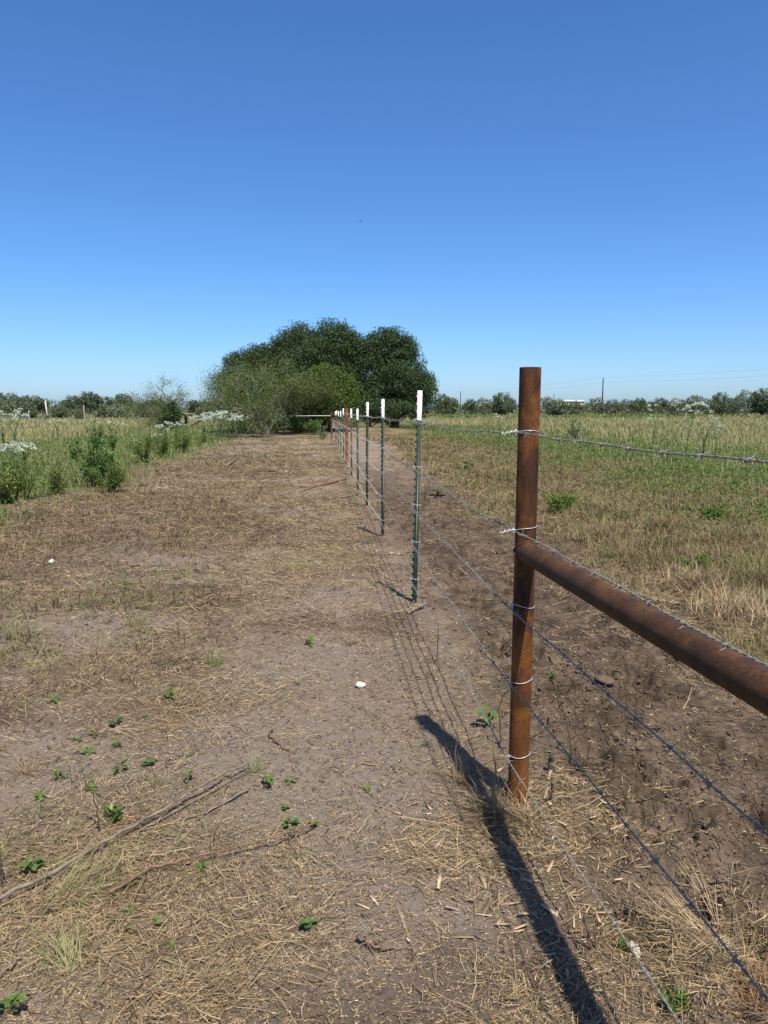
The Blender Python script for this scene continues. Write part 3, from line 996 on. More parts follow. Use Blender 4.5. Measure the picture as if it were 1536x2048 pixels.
x, y = P2(530, 43.5)
mesquite('half bare mesquite with pale grey branches in front of the dark oaks', x, y, 4.6, 0.62, 21, 34000, 0.085, M_mesq, M_twig, 5, 0.10, 0.34, 4, 0.75, widen=0.85)
x, y = P2(472, 45)
mesquite('grey green bushy mesquite at the left edge of the tree clump', x, y, 3.9, 0.6, 27, 16000, 0.085, M_mesq, M_bark, 4, 0.07, 0.34, 4, 0.6, widen=0.6)
x, y = P2(598, 45)
mesquite('olive green leafy mesquite between the half bare one and the bright green tree', x, y, 3.9, 0.6, 28, 18000, 0.09, M_mesq, M_bark, 4, 0.07, 0.40, 4, 0.6)
x, y = P2(372, 62)
mesquite('airy open mesquite tree standing alone left of the tree clump', x, y, 4.5, 0.6, 35, 13000, 0.10, M_mesq, M_bark, 4, 0.09, 0.22, 4, 0.7, widen=1.35)
x, y = P2(333, 66)
mesquite('thin grey mesquite just left of the airy lone mesquite', x, y, 3.4, 0.5, 24, 2200, 0.10, M_mesq, M_bark, 4, 0.06, 0.18, 3, 0.5)
x, y = P2(279, 48)
mesquite('slender sapling rising alone above the left pasture', x, y, 2.3, 0.3, 26, 700, 0.085, M_mesq, M_bark, 3, 0.025, 0.11, 1, 0.1)
D0 = 50.0; k = D0 / 1540.0
cx = 343
x, y = P2(cx, D0)
oak('small dark cedar bush in the left pasture below the airy mesquite', x, y, [lob(345, 835, 20, 20, 0, cx), lob(335, 848, 24, 14, 0, cx), lob(345, 820, 10, 10, 0, cx)],
    0.4, 0.05, M_oak, 70, 46, 0.3, 0.11, 12, 'cedar_bush', 'bush')

# far trees: three kinds, copied
def far_proto(name, cat, lobes, leafm, n_clump, n_leaf, clump_r, leaf, seed, th, tr):
    t = oak('x', 0, 0, lobes, th, tr, leafm, n_clump, n_leaf, clump_r, leaf, seed, name, cat, M_bark, 0.5)
    return t


FO = far_proto('far_oak_tree', 'tree', [(0, 0, 4.2, 2.6, 2.2, 1.9), (-2.0, 0, 3.3, 1.9, 1.7, 1.5), (2.1, 0, 3.2, 2.0, 1.8, 1.6), (0.4, -0.6, 2.0, 2.9, 2.2, 1.4), (-1.6, -0.8, 1.0, 1.8, 1.5, 1.0), (1.9, -0.5, 0.9, 1.7, 1.4, 0.9)], M_farleaf, 190, 20, 0.75, 0.46, 31, 1.6, 0.3)
FM = far_proto('far_mesquite_tree', 'tree', [(0, 0, 3.4, 2.4, 2.0, 1.2), (-1.7, 0, 2.6, 1.5, 1.4, 1.0), (1.8, 0, 2.7, 1.6, 1.4, 1.1), (-1.2, -0.5, 1.3, 1.4, 1.2, 0.9), (1.4, -0.4, 1.2, 1.2, 1.2, 0.8)], M_fargrey, 130, 13, 0.6, 0.38, 32, 1.1, 0.16)
FB = far_proto('far_bush', 'bush', [(0, 0, 1.5, 1.9, 1.6, 1.3), (-1.7, 0, 1.1, 1.6, 1.4, 1.0), (1.6, 0, 1.0, 1.5, 1.4, 0.95)], M_fargrey, 130, 18, 0.55, 0.34, 33, 0.4, 0.12)
HB = {'O': 6.1, 'M': 4.6, 'B': 2.8}
WB = {'O': 8.2, 'M': 6.8, 'B': 6.6}
used = set()
# kind, picture column, distance, height in metres, width factor, label
FAR = [
    ('O', 18, 330, 8.6, 1.5, 'broad dark oak on the left horizon at the picture edge'),
    ('O', 68, 340, 7.8, 1.4, 'low dark oak on the left horizon, beside the edge oak'),
    ('O', 150, 330, 7.6, 1.1, 'dark oak on the left horizon behind the yellow green bush'),
    ('O', 182, 320, 8.9, 1.2, 'tallest dark oak crown on the left horizon'),
    ('O', 214, 335, 7.2, 1.0, 'dark oak just right of the tallest crown on the left horizon'),
    ('O', 250, 325, 8.2, 1.2, 'rounded dark oak on the left horizon, left of the slender sapling'),
    ('O', 305, 345, 6.0, 1.6, 'low dark oak on the left horizon behind the thin grey mesquite'),
    ('O', 400, 340, 5.8, 1.6, 'low dark oak on the left horizon seen through the airy mesquite'),
    ('M', 12, 170, 4.0, 1.0, 'grey green mesquite at the left picture edge in front of the horizon oaks'),
    ('B', 58, 130, 3.0, 0.75, 'dark rounded bush between the left edge and the bleached snag'),
    ('M', 42, 190, 4.6, 0.9, 'grey mesquite behind the dark rounded bush on the left'),
    ('B', 122, 140, 2.7, 0.8, 'olive bush just right of the bleached snag'),
    ('B', 160, 125, 2.2, 0.5, 'small yellow green bush left of the long scrub row'),
    ('B', 215, 150, 2.7, 1.0, 'first grey scrub bush of the row across the left pasture'),
    ('B', 245, 160, 3.0, 1.0, 'second grey scrub bush of the row across the left pasture'),
    ('M', 268, 170, 3.4, 0.9, 'grey mesquite standing in the scrub row behind the slender sapling'),
    ('B', 300, 150, 2.6, 1.0, 'third grey scrub bush of the row, right of the slender sapling'),
    ('B', 412, 120, 2.6, 0.8, 'grey scrub bush between the airy mesquite and the tree clump'),
    ('O', 885, 230, 6.2, 0.7, 'dark oak on the right horizon touching the edge of the near tree clump'),
    ('O', 905, 260, 5.6, 0.9, 'dark oak left of the farther utility pole'),
    ('O', 940, 275, 5.4, 0.8, 'dark oak just right of the farther utility pole'),
    ('M', 966, 215, 4.8, 0.8, 'mesquite with visible trunk, second tree right of the farther utility pole'),
    ('O', 1003, 260, 7.2, 0.9, 'tall dark oak left of the near rusty post top'),
    ('M', 1020, 220, 4.6, 0.7, 'grey mesquite nearest the left side of the rusty post'),
    ('M', 1052, 240, 5.0, 0.8, 'grey mesquite hidden partly behind the rusty post'),
    ('M', 1094, 220, 5.2, 0.9, 'grey mesquite just right of the rusty post'),
    ('B', 1120, 200, 4.4, 0.9, 'dark rounded bush below the white shed'),
    ('B', 1150, 230, 4.4, 0.9, 'low grey bush under the right end of the white shed'),
    ('M', 1190, 250, 5.4, 0.9, 'grey mesquite touching the left side of the near utility pole'),
    ('M', 1222, 215, 4.4, 0.9, 'grey mesquite just right of the near utility pole'),
    ('M', 1252, 240, 4.8, 1.0, 'wide grey mesquite, second tree right of the near utility pole'),
    ('O', 1276, 290, 6.0, 0.9, 'dark oak behind the grey mesquites, midway along the right horizon'),
    ('M', 1302, 225, 4.0, 0.9, 'round grey mesquite left of the tall white flowering weed'),
    ('O', 1318, 290, 6.0, 1.0, 'dark oak behind the round grey mesquite'),
    ('M', 1352, 230, 4.9, 1.0, 'open grey mesquite behind the tall white flowering weed'),
    ('M', 1385, 250, 6.2, 0.9, 'taller grey mesquite behind the white flower heads'),
    ('M', 1412, 225, 4.8, 0.9, 'grey mesquite left of the dark oak near the right edge'),
    ('O', 1438, 230, 6.6, 0.75, 'dark oak third from the right edge'),
    ('M', 1465, 210, 5.0, 0.8, 'pale grey mesquite between the two dark oaks at the right edge'),
    ('M', 1490, 240, 7.4, 0.8, 'tall open grey mesquite left of the last dark oak'),
    ('O', 1526, 225, 7.6, 0.9, 'tall dark oak at the right picture edge'),
]
PROTO = {'O': FO, 'M': FM, 'B': FB}
GRP = {'O': 'dark oaks along the horizon', 'M': 'grey mesquites in the far pasture', 'B': 'scrub bushes in the far pasture'}
for kd, px, d, h, wf, lab in FAR:
    x, y = P2(px, d)
    s_ = h / HB[kd]
    sc_ = (s_ * wf, s_ * wf, s_)
    loc = (x, y, -0.05)
    rz = random.uniform(0, 6.28) if wf < 1.25 else random.choice([0, math.pi])
    if kd not in used:
        used.add(kd); place(PROTO[kd], loc, rz, sc_, lab, GRP[kd])
    else:
        dup(PROTO[kd], loc, rz, sc_, lab, GRP[kd])


def far_wood():
    rng = np.random.default_rng(77)
    C = []
    for px in np.arange(-500, 2000, 7.0):
        left = px < 640
        d = rng.uniform(420, 560)
        x, y = P2(px, d)
        hgt = (6.2 if left else 3.2) + 3.0 * float(vnoise(np.array([px / 45.0]), np.array([3.0]), 6)[0]) + rng.uniform(-0.6, 0.6)
        n = 70
        v = rng.normal(size=(n, 3)) * np.array([2.6, 1.5, 1]) ; v[:, 2] = rng.random(n) ** 0.8 * hgt
        C.append(v + np.array([x, y, 0]))
    C = np.concatenate(C)
    V, F = leaves(C, 1.1 * rng.uniform(0.6, 1.4, len(C)), 0.8, 0.1, rng)
    o = link('distant_wood', mesh_np('distant_wood', V, F, M_farleaf))
    tag(o, 'distant band of woodland along the whole horizon behind the pasture', 'woodland', kind='stuff')


far_wood()


def scrub(label, d0, d1, px0, px1, step, h0, h1, m, seed, leaf):
    rng = np.random.default_rng(seed)
    C = []
    for px in np.arange(px0, px1, step):
        d = rng.uniform(d0, d1)
        x, y = P2(px + rng.uniform(-4, 4), d)
        if rng.random() < 0.25: continue
        hgt = rng.uniform(h0, h1) * (0.5 + float(vnoise(np.array([px / 30.0]), np.array([9.0]), seed)[0]))
        n = 46
        v = rng.normal(size=(n, 3)) * np.array([1.7, 1.2, 1]) * hgt / 2.2
        v[:, 2] = rng.random(n) ** 0.8 * hgt * np.clip(1.15 - 0.3 * (v[:, 0] / hgt) ** 2 * 2, 0.1, 1)
        C.append(v + np.array([x, y, 0]))
    C = np.concatenate(C)
    V, F = leaves(C, leaf * rng.uniform(0.6, 1.4, len(C)), 0.7, 0.2, rng)
    o = link('low_scrub', mesh_np('low_scrub', V, F, m))
    tag(o, label, 'scrub', kind='stuff')


scrub('low grey green scrub growing between the trees of the right horizon', 190, 330, 840, 1800, 8.0, 0.9, 2.4, M_fargrey, 61, 0.5)
scrub('low grey green scrub filling the far side of the left pasture', 110, 260, -300, 560, 4.0, 1.0, 2.6, M_fargrey, 62, 0.42)
scrub('low olive weeds along the far edge of the right field', 130, 200, 860, 1800, 4.0, 0.5, 1.0, M_cover, 63, 0.3)

# ------------------------------------------------------------------ utility poles, lines, shed, bird, old posts
def upole(label, x, y, h, group='utility poles'):
    t = thing('utility_pole', label, 'utility pole', (x, y, -0.1), group=group)
    mb = MB(); mb.tube([(0, 0, 0), (0, 0, h * 0.5), (0, 0, h)], [0.24, 0.20, 0.15], 10)
    mb.build('pole', M_pole, t, True)
    mb = MB(); mb.tube([(0, 0, h - 0.02), (0, 0, h + 0.10), (0, 0, h + 0.22)], [0.05, 0.10, 0.04], 8)
    mb.build('insulator', M_cable, t, True)
    mb = MB(); mb.tube([(0, 0, h - 1.5), (0.24, -0.05, h - 1.45), (0.34, -0.06, h - 1.38)], 0.05, 6)
    mb.build('bracket', M_pole, t, True)
    return t


A = (*P2(1202.5, 256), 12.1); B = (105 + 1, 119, 12.1); Cc = (*P2(920, 393), 11.2)
upole('nearest utility pole, tall and dark, standing right of the rusty post', A[0], A[1], A[2])
upole('farther utility pole rising above the oaks left of the rusty post', Cc[0], Cc[1], Cc[2])
Dd = P2(1106, 520)
upole('thin far utility pole above the left end of the white shed', Dd[0], Dd[1], 12.8)
Ee = P2(1016, 540)
upole('thin far utility pole above the tall oak left of the rusty post', Ee[0], Ee[1], 14.6)


def cable(label, dz, dx):
    mb = MB()
    o = np.array([A[0], A[1], A[2] + dz])
    for P, Q in ((A, B), (A, Cc)):
        p = np.array(P) + [dx, 0, dz]; q = np.array(Q) + [dx, 0, dz]
        tt = np.linspace(0, 1, 24)[:, None]
        W = p + (q - p) * tt; W[:, 2] -= 1.1 * 4 * tt[:, 0] * (1 - tt[:, 0])
        mb.tube(W - o, 0.016, 5)
    c = mb.build('power_line', M_cable)
    c.location = o
    tag(c, label, 'power line', 'power lines between the poles')


cable('upper power line strung from the tops of the utility poles', 0.15, 0.0)
cable('lower power line strung beneath the upper one on the utility poles', -1.4, 0.34)

sx, sy = P2(1136, 430)
shed = thing('shed', 'long low white metal shed half hidden behind bushes right of the rusty post', 'building', (sx, sy, -0.2), R(6))
mb = MB(); mb.box((-7, -5, 0), (7, 5, 6.9)); mb.build('wall', M_shed, shed)
mb = MB(); mb.add([(-7.4, -5.5, 6.75), (7.4, -5.5, 6.75), (7.4, 0, 7.5), (-7.4, 0, 7.5), (-7.4, 5.5, 6.75), (7.4, 5.5, 6.75), (-7.4, -5.5, 6.55), (7.4, -5.5, 6.55), (7.4, 5.5, 6.55), (-7.4, 5.5, 6.55)],
                  [(0, 1, 2, 3), (3, 2, 5, 4), (6, 7, 1, 0), (9, 8, 7, 6), (8, 9, 4, 5)], [(0, 3, 4), (1, 5, 2), (6, 0, 9), (0, 4, 9), (7, 8, 1), (1, 8, 5)])
mb.build('roof', M_shedroof, shed)
mb = MB(); mb.box((-5, -5.06, 0), (-1.5, -5.003, 4.2)); mb.build('door', M_dark, shed)

bp = (723 - 768) / 1540.0
Yb = 70.0
bird = thing('bird', 'tiny dark bird flying high in the clear sky above the trees', 'bird', (bp * Yb, Yb, H + Yb * math.tan(math.atan((1024 - 443) / 1540) - PITCH)))
mb = MB(); mb.tube([(0, -0.10, 0), (0, -0.05, 0.01), (0, 0.03, 0.005), (0, 0.12, 0)], [0.012, 0.035, 0.032, 0.006], 8); mb.build('body', M_bird, bird, True)
for sg in (-1, 1):
    mb = MB(); mb.add([(0.02 * sg, -0.05, 0.01), (0.10 * sg, -0.08, 0.07), (0.17 * sg, -0.02, 0.13), (0.10 * sg, 0.03, 0.06), (0.02 * sg, 0.04, 0.01),
                       (0.02 * sg, -0.05, 0.002), (0.10 * sg, -0.08, 0.063), (0.17 * sg, -0.02, 0.125), (0.10 * sg, 0.03, 0.053), (0.02 * sg, 0.04, 0.002)],
                      [(0, 1, 3, 4), (5, 9, 8, 6)], [(1, 2, 3), (6, 8, 7)]); mb.build('wing', M_bird, bird)
mb = MB(); mb.add([(0, 0.10, 0), (-0.03, 0.17, 0), (0.03, 0.17, 0), (0, 0.10, -0.004), (-0.03, 0.17, -0.004), (0.03, 0.17, -0.004)], [(1, 2, 5, 4)], [(0, 2, 1), (3, 4, 5)]); mb.build('tail', M_bird, bird)


def old_post(px, d, h, r, m, label, tip=False, lean=0.0):
    x, y = P2(px, d)
    t = thing('old_fence_post', label, 'fence post', (x, y, gz1(x, y)), group='old posts in the left pasture')
    mb = MB(); mb.tube([(0, 0, -0.2), (lean * 0.5, 0, h * 0.5), (lean, 0, h)], [r, r * 0.95, r * 0.85], 7); mb.build('shaft', m, t, True)
    if tip:
        mb = MB(); mb.tube([(lean, 0, h + 0.002), (lean, 0, h + 0.25)], r * 0.9, 7); mb.build('painted_top', M_twhite, t, True)


old_post(60, 62, 1.15, 0.03, M_weather, 'thin old post with a pale top standing in the left pasture', True)
old_post(97, 125, 3.0, 0.12, M_snag, 'bleached leaning snag on the far side of the left pasture', False, -0.25)
old_post(172, 50, 1.75, 0.035, M_weather, 'grey weathered stake in the left pasture below the yellow green bush', False, -0.08)
old_post(375, 60, 0.95, 0.03, M_weather, 'short post with a pale top beside the left flowering weeds', True)


# ------------------------------------------------------------------ plants
def seg_leaf_mesh(name, L, W, m, n=4, cup=0.25, droop=0.5, lobed=0.0):
    V = []; 
    for i in range(n + 1):
        t = i / n
        w = W * (math.sin(math.pi * min(1, 0.08 + 0.9 * t) ** 0.8) ** 0.8) * (1 + lobed * math.sin(t * 17))
        zz = L * (0.35 * t - droop * t * t)
        V += [(L * t, -w / 2, zz + cup * w), (L * t, 0, zz), (L * t, w / 2, zz + cup * w)]
    Q = []
    for i in range(n):
        a = i * 3
        Q += [(a, a + 3, a + 4, a + 1), (a + 1, a + 4, a + 5, a + 2)]
    return mesh_np(name, V, [Q], m, True)


LEAF = seg_leaf_mesh('leaf', 0.042, 0.036, M_weed, 4, 0.2, 0.35)
LEAFL = seg_leaf_mesh('leaf', 0.05, 0.022, M_weed, 5, 0.2, 0.4)


def weed_proto(seed, n, leafme, hgt, spread=1.0, m=M_stem):
    rng = random.Random(seed)
    t = thing('weed', 'x', 'weed', group='small green weeds on the bare ground')
    mb = MB()
    L = []
    for i in range(n):
        a = i * 2.4 + rng.uniform(-.4, .4)
        h = hgt * (0.2 + 0.8 * (i + 1) / n)
        r = spread * rng.uniform(0.004, 0.020)
        p = (math.cos(a) * r, math.sin(a) * r, h)
        mb.tube([(0, 0, -0.01), (p[0] * 0.3, p[1] * 0.3, h * 0.6), p], [0.0016, 0.0013, 0.001], 4)
        L.append((p, a))
    mb.build('stem', m, t, True)
    for p, a in L:
        link('leaf', leafme, t, p, (rng.uniform(-.25, .25), rng.uniform(-0.5, 0.35), a), rng.uniform(0.6, 1.15))
    return t


WP = [weed_proto(1, 8, LEAF, 0.035), weed_proto(2, 6, LEAF, 0.03), weed_proto(3, 10, LEAF, 0.06, 1.4), weed_proto(4, 8, LEAFL, 0.045)]
wused = set()
# column, row, size in px, kind, label
WEEDS = [
    (618, 1292, 24, 0, 'green weed highest up the bare path, left of the fence shadow'),
    (592, 1373, 14, 1, 'tiny weed on bare path left of the white stone'),
    (337, 1408, 28, 2, 'bushy weed in the straw on the left half of the path'),
    (110, 1413, 24, 3, 'dull green weed in straw at the far left of the path'),
    (290, 1442, 16, 1, 'small weed just below the bushy weed in the straw'),
    (228, 1456, 24, 2, 'weed at the top of the scattered weed patch on the left'),
    (187, 1477, 20, 1, 'weed in the scattered patch, left of a slightly brighter one'),
    (155, 1484, 18, 3, 'narrow leaved weed at the left of the scattered patch'),
    (235, 1496, 20, 0, 'brighter weed in the middle of the scattered patch'),
    (178, 1512, 20, 1, 'lowest weed of the scattered patch on the left'),
    (300, 1537, 26, 0, 'bright green weed above the far end of the long grey stick'),
    (240, 1556, 28, 2, 'dark green weed below the scattered patch, left of a bright one'),
    (115, 1566, 28, 3, 'pale grey green weed lying flat on cracked bare soil at left'),
    (375, 1569, 22, 2, 'weed close above the middle of the long grey stick'),
    (181, 1590, 26, 0, 'weed beside the small dark earth mound'),
    (80, 1610, 24, 0, 'weed left of the dark earth mound near the left edge'),
    (276, 1684, 14, 1, 'tiny weed in the bend beside the long grey stick'),
    (70, 1714, 22, 3, 'upper weed of the group beyond the near end of the long stick'),
    (76, 1748, 40, 2, 'largest weed of the group beyond the near end of the long stick'),
    (126, 1732, 24, 0, 'right hand weed of the group beyond the near end of the long stick'),
    (540, 1578, 28, 2, 'dark weed at the far tip of the long grey stick'),
    (580, 1572, 20, 3, 'grassy weed right of the stick tip'),
    (642, 1571, 12, 1, 'lone tiny weed midway between the stick tip and the post shadow'),
    (733, 1585, 22, 0, 'lone weed on bare soil between the path and the post shadow'),
    (572, 1624, 20, 0, 'top weed of the cluster at the end of the reddish stick'),
    (577, 1650, 32, 2, 'middle weed of the cluster at the end of the reddish stick'),
    (580, 1670, 24, 1, 'bottom weed of the cluster at the end of the reddish stick'),
    (628, 1651, 20, 0, 'weed just right of the reddish stick tip'),
    (715, 1695, 14, 3, 'faint tiny weed on bare soil right of the reddish stick'),
    (402, 1740, 30, 0, 'weed growing against the middle of the reddish stick'),
    (276, 1766, 24, 0, 'weed at the near fork of the reddish stick'),
    (262, 1828, 24, 1, 'weed between the fork of the reddish stick and the yellow grass tuft'),
    (228, 1852, 22, 1, 'left one of three weeds right of the yellow grass tuft'),
    (257, 1868, 22, 0, 'lowest of three weeds right of the yellow grass tuft'),
    (316, 1852, 26, 0, 'weed in straw to the right of the three weeds'),
    (343, 1894, 26, 0, 'weed in the foreground left of the big straw tuft'),
    (620, 1862, 36, 0, 'large bright weed in the middle foreground'),
    (202, 1970, 16, 1, 'tiny weed below the yellow grass tuft'),
    (22, 2004, 30, 0, 'upper weed in the bottom left corner'),
    (18, 2032, 40, 2, 'lower and wider weed in the bottom left corner'),
    (785, 1537, 14, 1, 'tiny weed left of the tip of the post shadow'),
    (850, 1492, 14, 3, 'tiny weed touching the left side of the post shadow'),
    (980, 1462, 50, 2, 'broad leaved green weed right beside the rusty post, behind its shadow'),
    (875, 992, 34, 3, 'yellow green weed on churned soil right of the second t-post'),
    (930, 942, 40, 3, 'low green weed at the far side of the churned soil'),
]
for px, py, size, kd, lab in WEEDS:
    x, y = spot(px, py)
    rr = math.hypot(x, y)
    w = size * (rr * 1.05) / 1540.0
    sc_ = w / [0.085, 0.08, 0.10, 0.095][kd]
    loc = (x, y, gz1(x, y) - 0.002)
    if kd not in wused:
        wused.add(kd); place(WP[kd], loc, random.uniform(0, 6), sc_, lab)
    else:
        dup(WP[kd], loc, random.uniform(0, 6), (sc_ * random.uniform(.8, 1.2), sc_ * random.uniform(.8, 1.2), sc_ * random.uniform(.6, 1.5)), lab, None, random.uniform(-.25, .25), random.uniform(-.25, .25))


def feather_bush(name, label, cat, px, py, wpx, hpx, m, n, leaf, seed, group=None, stems=14, stemm=None, up=0.6, aspect=0.3, d=None):
    """bushy herb: fan of stems with many leaves"""
    rng = np.random.default_rng(seed)
    x, y = spot(px, py) if d is None else P2(px, d)
    kk = math.hypot(x, y) / 1540.0
    w = wpx * kk; h = hpx * kk
    t = thing(name, label, cat, (x, y, gz1(x, y)), group=group)
    mb = MB(); C = []; Dd_ = []
    for j in range(stems):
        a = rng.uniform(0, 6.28); q = rng.random() ** 0.6
        e = np.array([math.cos(a) * w * 0.5 * q, math.sin(a) * w * 0.4 * q, h * (1.02 - 0.45 * q * q) * rng.uniform(0.75, 1.05)])
        b = np.array([math.cos(a), math.sin(a), 0]) * w * 0.06
        mid = (b + e) / 2 + np.array([0, 0, h * 0.08])
        mb.tube([b - [0, 0, 0.03], mid, e], [0.008 * h + 0.001, 0.006 * h + 0.001, 0.002], 4)
        nn = n // stems
        tt = rng.uniform(0.18, 1.0, nn)[:, None]
        pts_ = (1 - tt) ** 2 * b + 2 * tt * (1 - tt) * mid + tt ** 2 * e
        C.append(pts_ + rng.normal(size=(nn, 3)) * np.array([w, w, h * 0.5]) * 0.055)
        Dd_.append(np.repeat([np.array([math.cos(a), math.sin(a), up])], nn, 0))
    mb.build('stem', stemm or M_stem, t, True)
    C = np.concatenate(C); Dd_ = np.concatenate(Dd_)
    C[:, 2] = np.maximum(C[:, 2], 0.01)
    V, F = leaves(C, leaf * rng.uniform(0.6, 1.3, len(C)), aspect, 0.1, rng, Dd_)
    link('foliage', mesh_np('foliage', V, F, m), t)
    return t


FBUSH = [
    (185, 975, 115, 108, M_shrub, 1700, 0.075, 'dark leafy weed bush, tallest green plant at the left edge of the path'),
    (215, 985, 90, 65, M_cover, 2200, 0.05, 'feathery low bush at the right foot of the dark leafy weed bush'),
    (45, 1000, 140, 90, M_cover, 3000, 0.045, 'feathery bright green bush at the left edge of the picture'),
    (112, 990, 80, 60, M_grass, 1500, 0.045, 'feathery green bush between the edge bush and the dark leafy weed'),
    (10, 1010, 80, 70, M_grass, 1800, 0.05, 'yellow green herb clump cut by the left edge of the picture'),
    (195, 900, 34, 70, M_shrub, 420, 0.085, 'upright leafy weed behind the dark leafy bush'),
    (225, 905, 28, 55, M_shrub, 320, 0.08, 'upright leafy weed right of the dark leafy bush'),
    (150, 925, 30, 40, M_shrub, 300, 0.08, 'short leafy weed left behind the dark leafy bush'),
    (290, 925, 60, 60, M_cover, 1100, 0.075, 'leafy green weed midway along the left edge of the path'),
    (325, 915, 65, 55, M_cover, 1200, 0.075, 'wide leafy weed left of the path, below the white flowers'),
    (365, 905, 60, 50, M_cover, 1100, 0.08, 'green weed left of the path below the big white flower bank'),
    (405, 890, 40, 30, M_cover, 350, 0.09, 'low green weed where the path edge meets the flower bank'),
    (500, 872, 60, 34, M_shrub, 900, 0.12, 'leafy dark bush at the foot of the half bare mesquite'),
    (548, 871, 50, 34, M_weed, 800, 0.11, 'brighter leafy bush right of the half bare mesquite trunk'),
    (588, 872, 54, 36, M_shrub, 900, 0.12, 'dark leafy bush below the left end of the far rail'),
    (628, 873, 50, 34, M_shrub, 800, 0.12, 'dark leafy bush just left of the far corner post'),
    (784, 862, 70, 34, M_shrub, 900, 0.12, 'low dark bush under the right hand oak, left of the first t-post top'),
    (835, 858, 50, 26, M_shrub, 600, 0.12, 'low dark bush at the right foot of the right hand oak'),
    (645, 880, 24, 24, M_glauc, 250, 0.10, 'pale leafy plant at the foot of the far corner post'),
    (705, 866, 60, 30, M_cover, 700, 0.11, 'low green bush right of the far corner post under the oaks'),
    (1120, 1030, 90, 48, M_cover, 1100, 0.055, 'low feathery green clump right of the rusty post, above the rail'),
    (1430, 1040, 60, 30, M_cover, 500, 0.06, 'low green clump in the dead grass near the right edge'),
    (1395, 1150, 80, 40, M_cover, 700, 0.035, 'leafy green clump in the dead grass above the middle of the rail'),
    (1150, 880, 44, 50, M_glauc, 380, 0.12, 'leafy upright plants between the rusty post and the tall flowering weed'),
]
for i, (px, py, wp, hp, m, n, lf, lab) in enumerate(FBUSH):
    feather_bush('leafy_bush', lab, 'bush', px, py, wp, hp, m, n, lf, 100 + i, 'leafy bushes and weeds beside the path', aspect=0.32 if m is M_cover else 0.42)
for px, py, wp, hp, lf, lab in [(1352, 2030, 62, 58, 0.016, 'feathery bright green seedling at the bottom right under the wires'),
                                (1243, 1898, 40, 34, 0.014, 'small feathery seedling beside the cut stubs and pale shell')]:
    feather_bush('feathery_seedling', lab, 'weed', px, py, wp, hp, M_weed, 420, lf, px, 'feathery seedlings', 12, aspect=0.35)
feather_bush('leafy_weed', 'taller weed with yellowish leaves and bare stem above the long grey stick', 'weed', 232, 1650, 55, 40, M_weed, 60, 0.028, 5, None, 7, aspect=0.6)


def flower_weed(label, px, d, base_px, top_px, nbr, nheads, seed, headr=0.06, lean=0.0, wide=0.45, leafy=True):
    rng = np.random.default_rng(seed)
    x, y = P2(px, d)
    kk = d / 1540.0
    z0 = gz1(x, y)
    h = (822 - top_px) * kk + H - z0
    t = thing('flowering_weed', label, 'flowering plant', (x, y, z0), group='white flowering weeds in the pasture')
    mb = MB(); C = []; Dv = []
    heads = []
    fork = np.array([lean * 0.3, 0, h * 0.45])
    for j in range(nbr):
        a = 2 * math.pi * j / nbr + rng.uniform(-.4, .4)
        e = np.array([lean + math.cos(a) * h * wide * rng.uniform(0.5, 1), math.sin(a) * h * wide * rng.uniform(0.5, 1), h * rng.uniform(0.84, 1.0)])
        mid = fork * 0.5 + e * 0.5 + np.array([0, 0, 0.06 * h])
        Pp = np.array([fork * 0, fork, mid, e])
        mb.tube(Pp, np.array([0.010, 0.008, 0.006, 0.004]), 5)
        tt = rng.uniform(0.1, 0.97, 90)
        pts_ = np.stack([np.interp(tt, [0, .45, .72, 1], Pp[:, q]) for q in range(3)], 1)
        C.append(pts_ + rng.normal(size=(90, 3)) * 0.018); Dv.append(rng.normal(size=(90, 3)) * [1, 1, 0.2] + [0, 0, 0.5])
        for q in range(max(1, nheads // nbr)):
            heads.append(e + rng.normal(size=3) * np.array([1, 1, 0.5]) * headr * 1.7)
    mb.build('stem', M_stem, t, True)
    C = np.concatenate(C); Dv = np.concatenate(Dv)
    V, F = leaves(C, 0.065 * rng.uniform(0.6, 1.2, len(C)) * (d / 30) ** 0.3, 0.38, 0.1, rng, Dv)
    link('foliage', mesh_np('foliage', V, F, M_glauc), t)
    for p in heads:
        link('flower_head', random.choice(HEADS), t, p, (rng.uniform(-.4, .4), rng.uniform(-.4, .4), rng.uniform(0, 6)), headr / 0.06 * rng.uniform(0.75, 1.2))
    return t


HEADS = []
for q in range(3):
    rng = np.random.default_rng(200 + q)
    n = 26
    a = rng.uniform(0, 6.28, n); rr = 0.06 * rng.random(n) ** 0.5
    C = np.stack([np.cos(a) * rr, np.sin(a) * rr, 0.012 - rr * 0.3 + rng.normal(size=n) * 0.008], 1)
    V, F = leaves(C, 0.042, 0.42, 0.35, rng, np.stack([np.cos(a), np.sin(a), 0.5 + 0 * a], 1))
    HEADS.append(mesh_np('flower_head', V, F, M_bract))

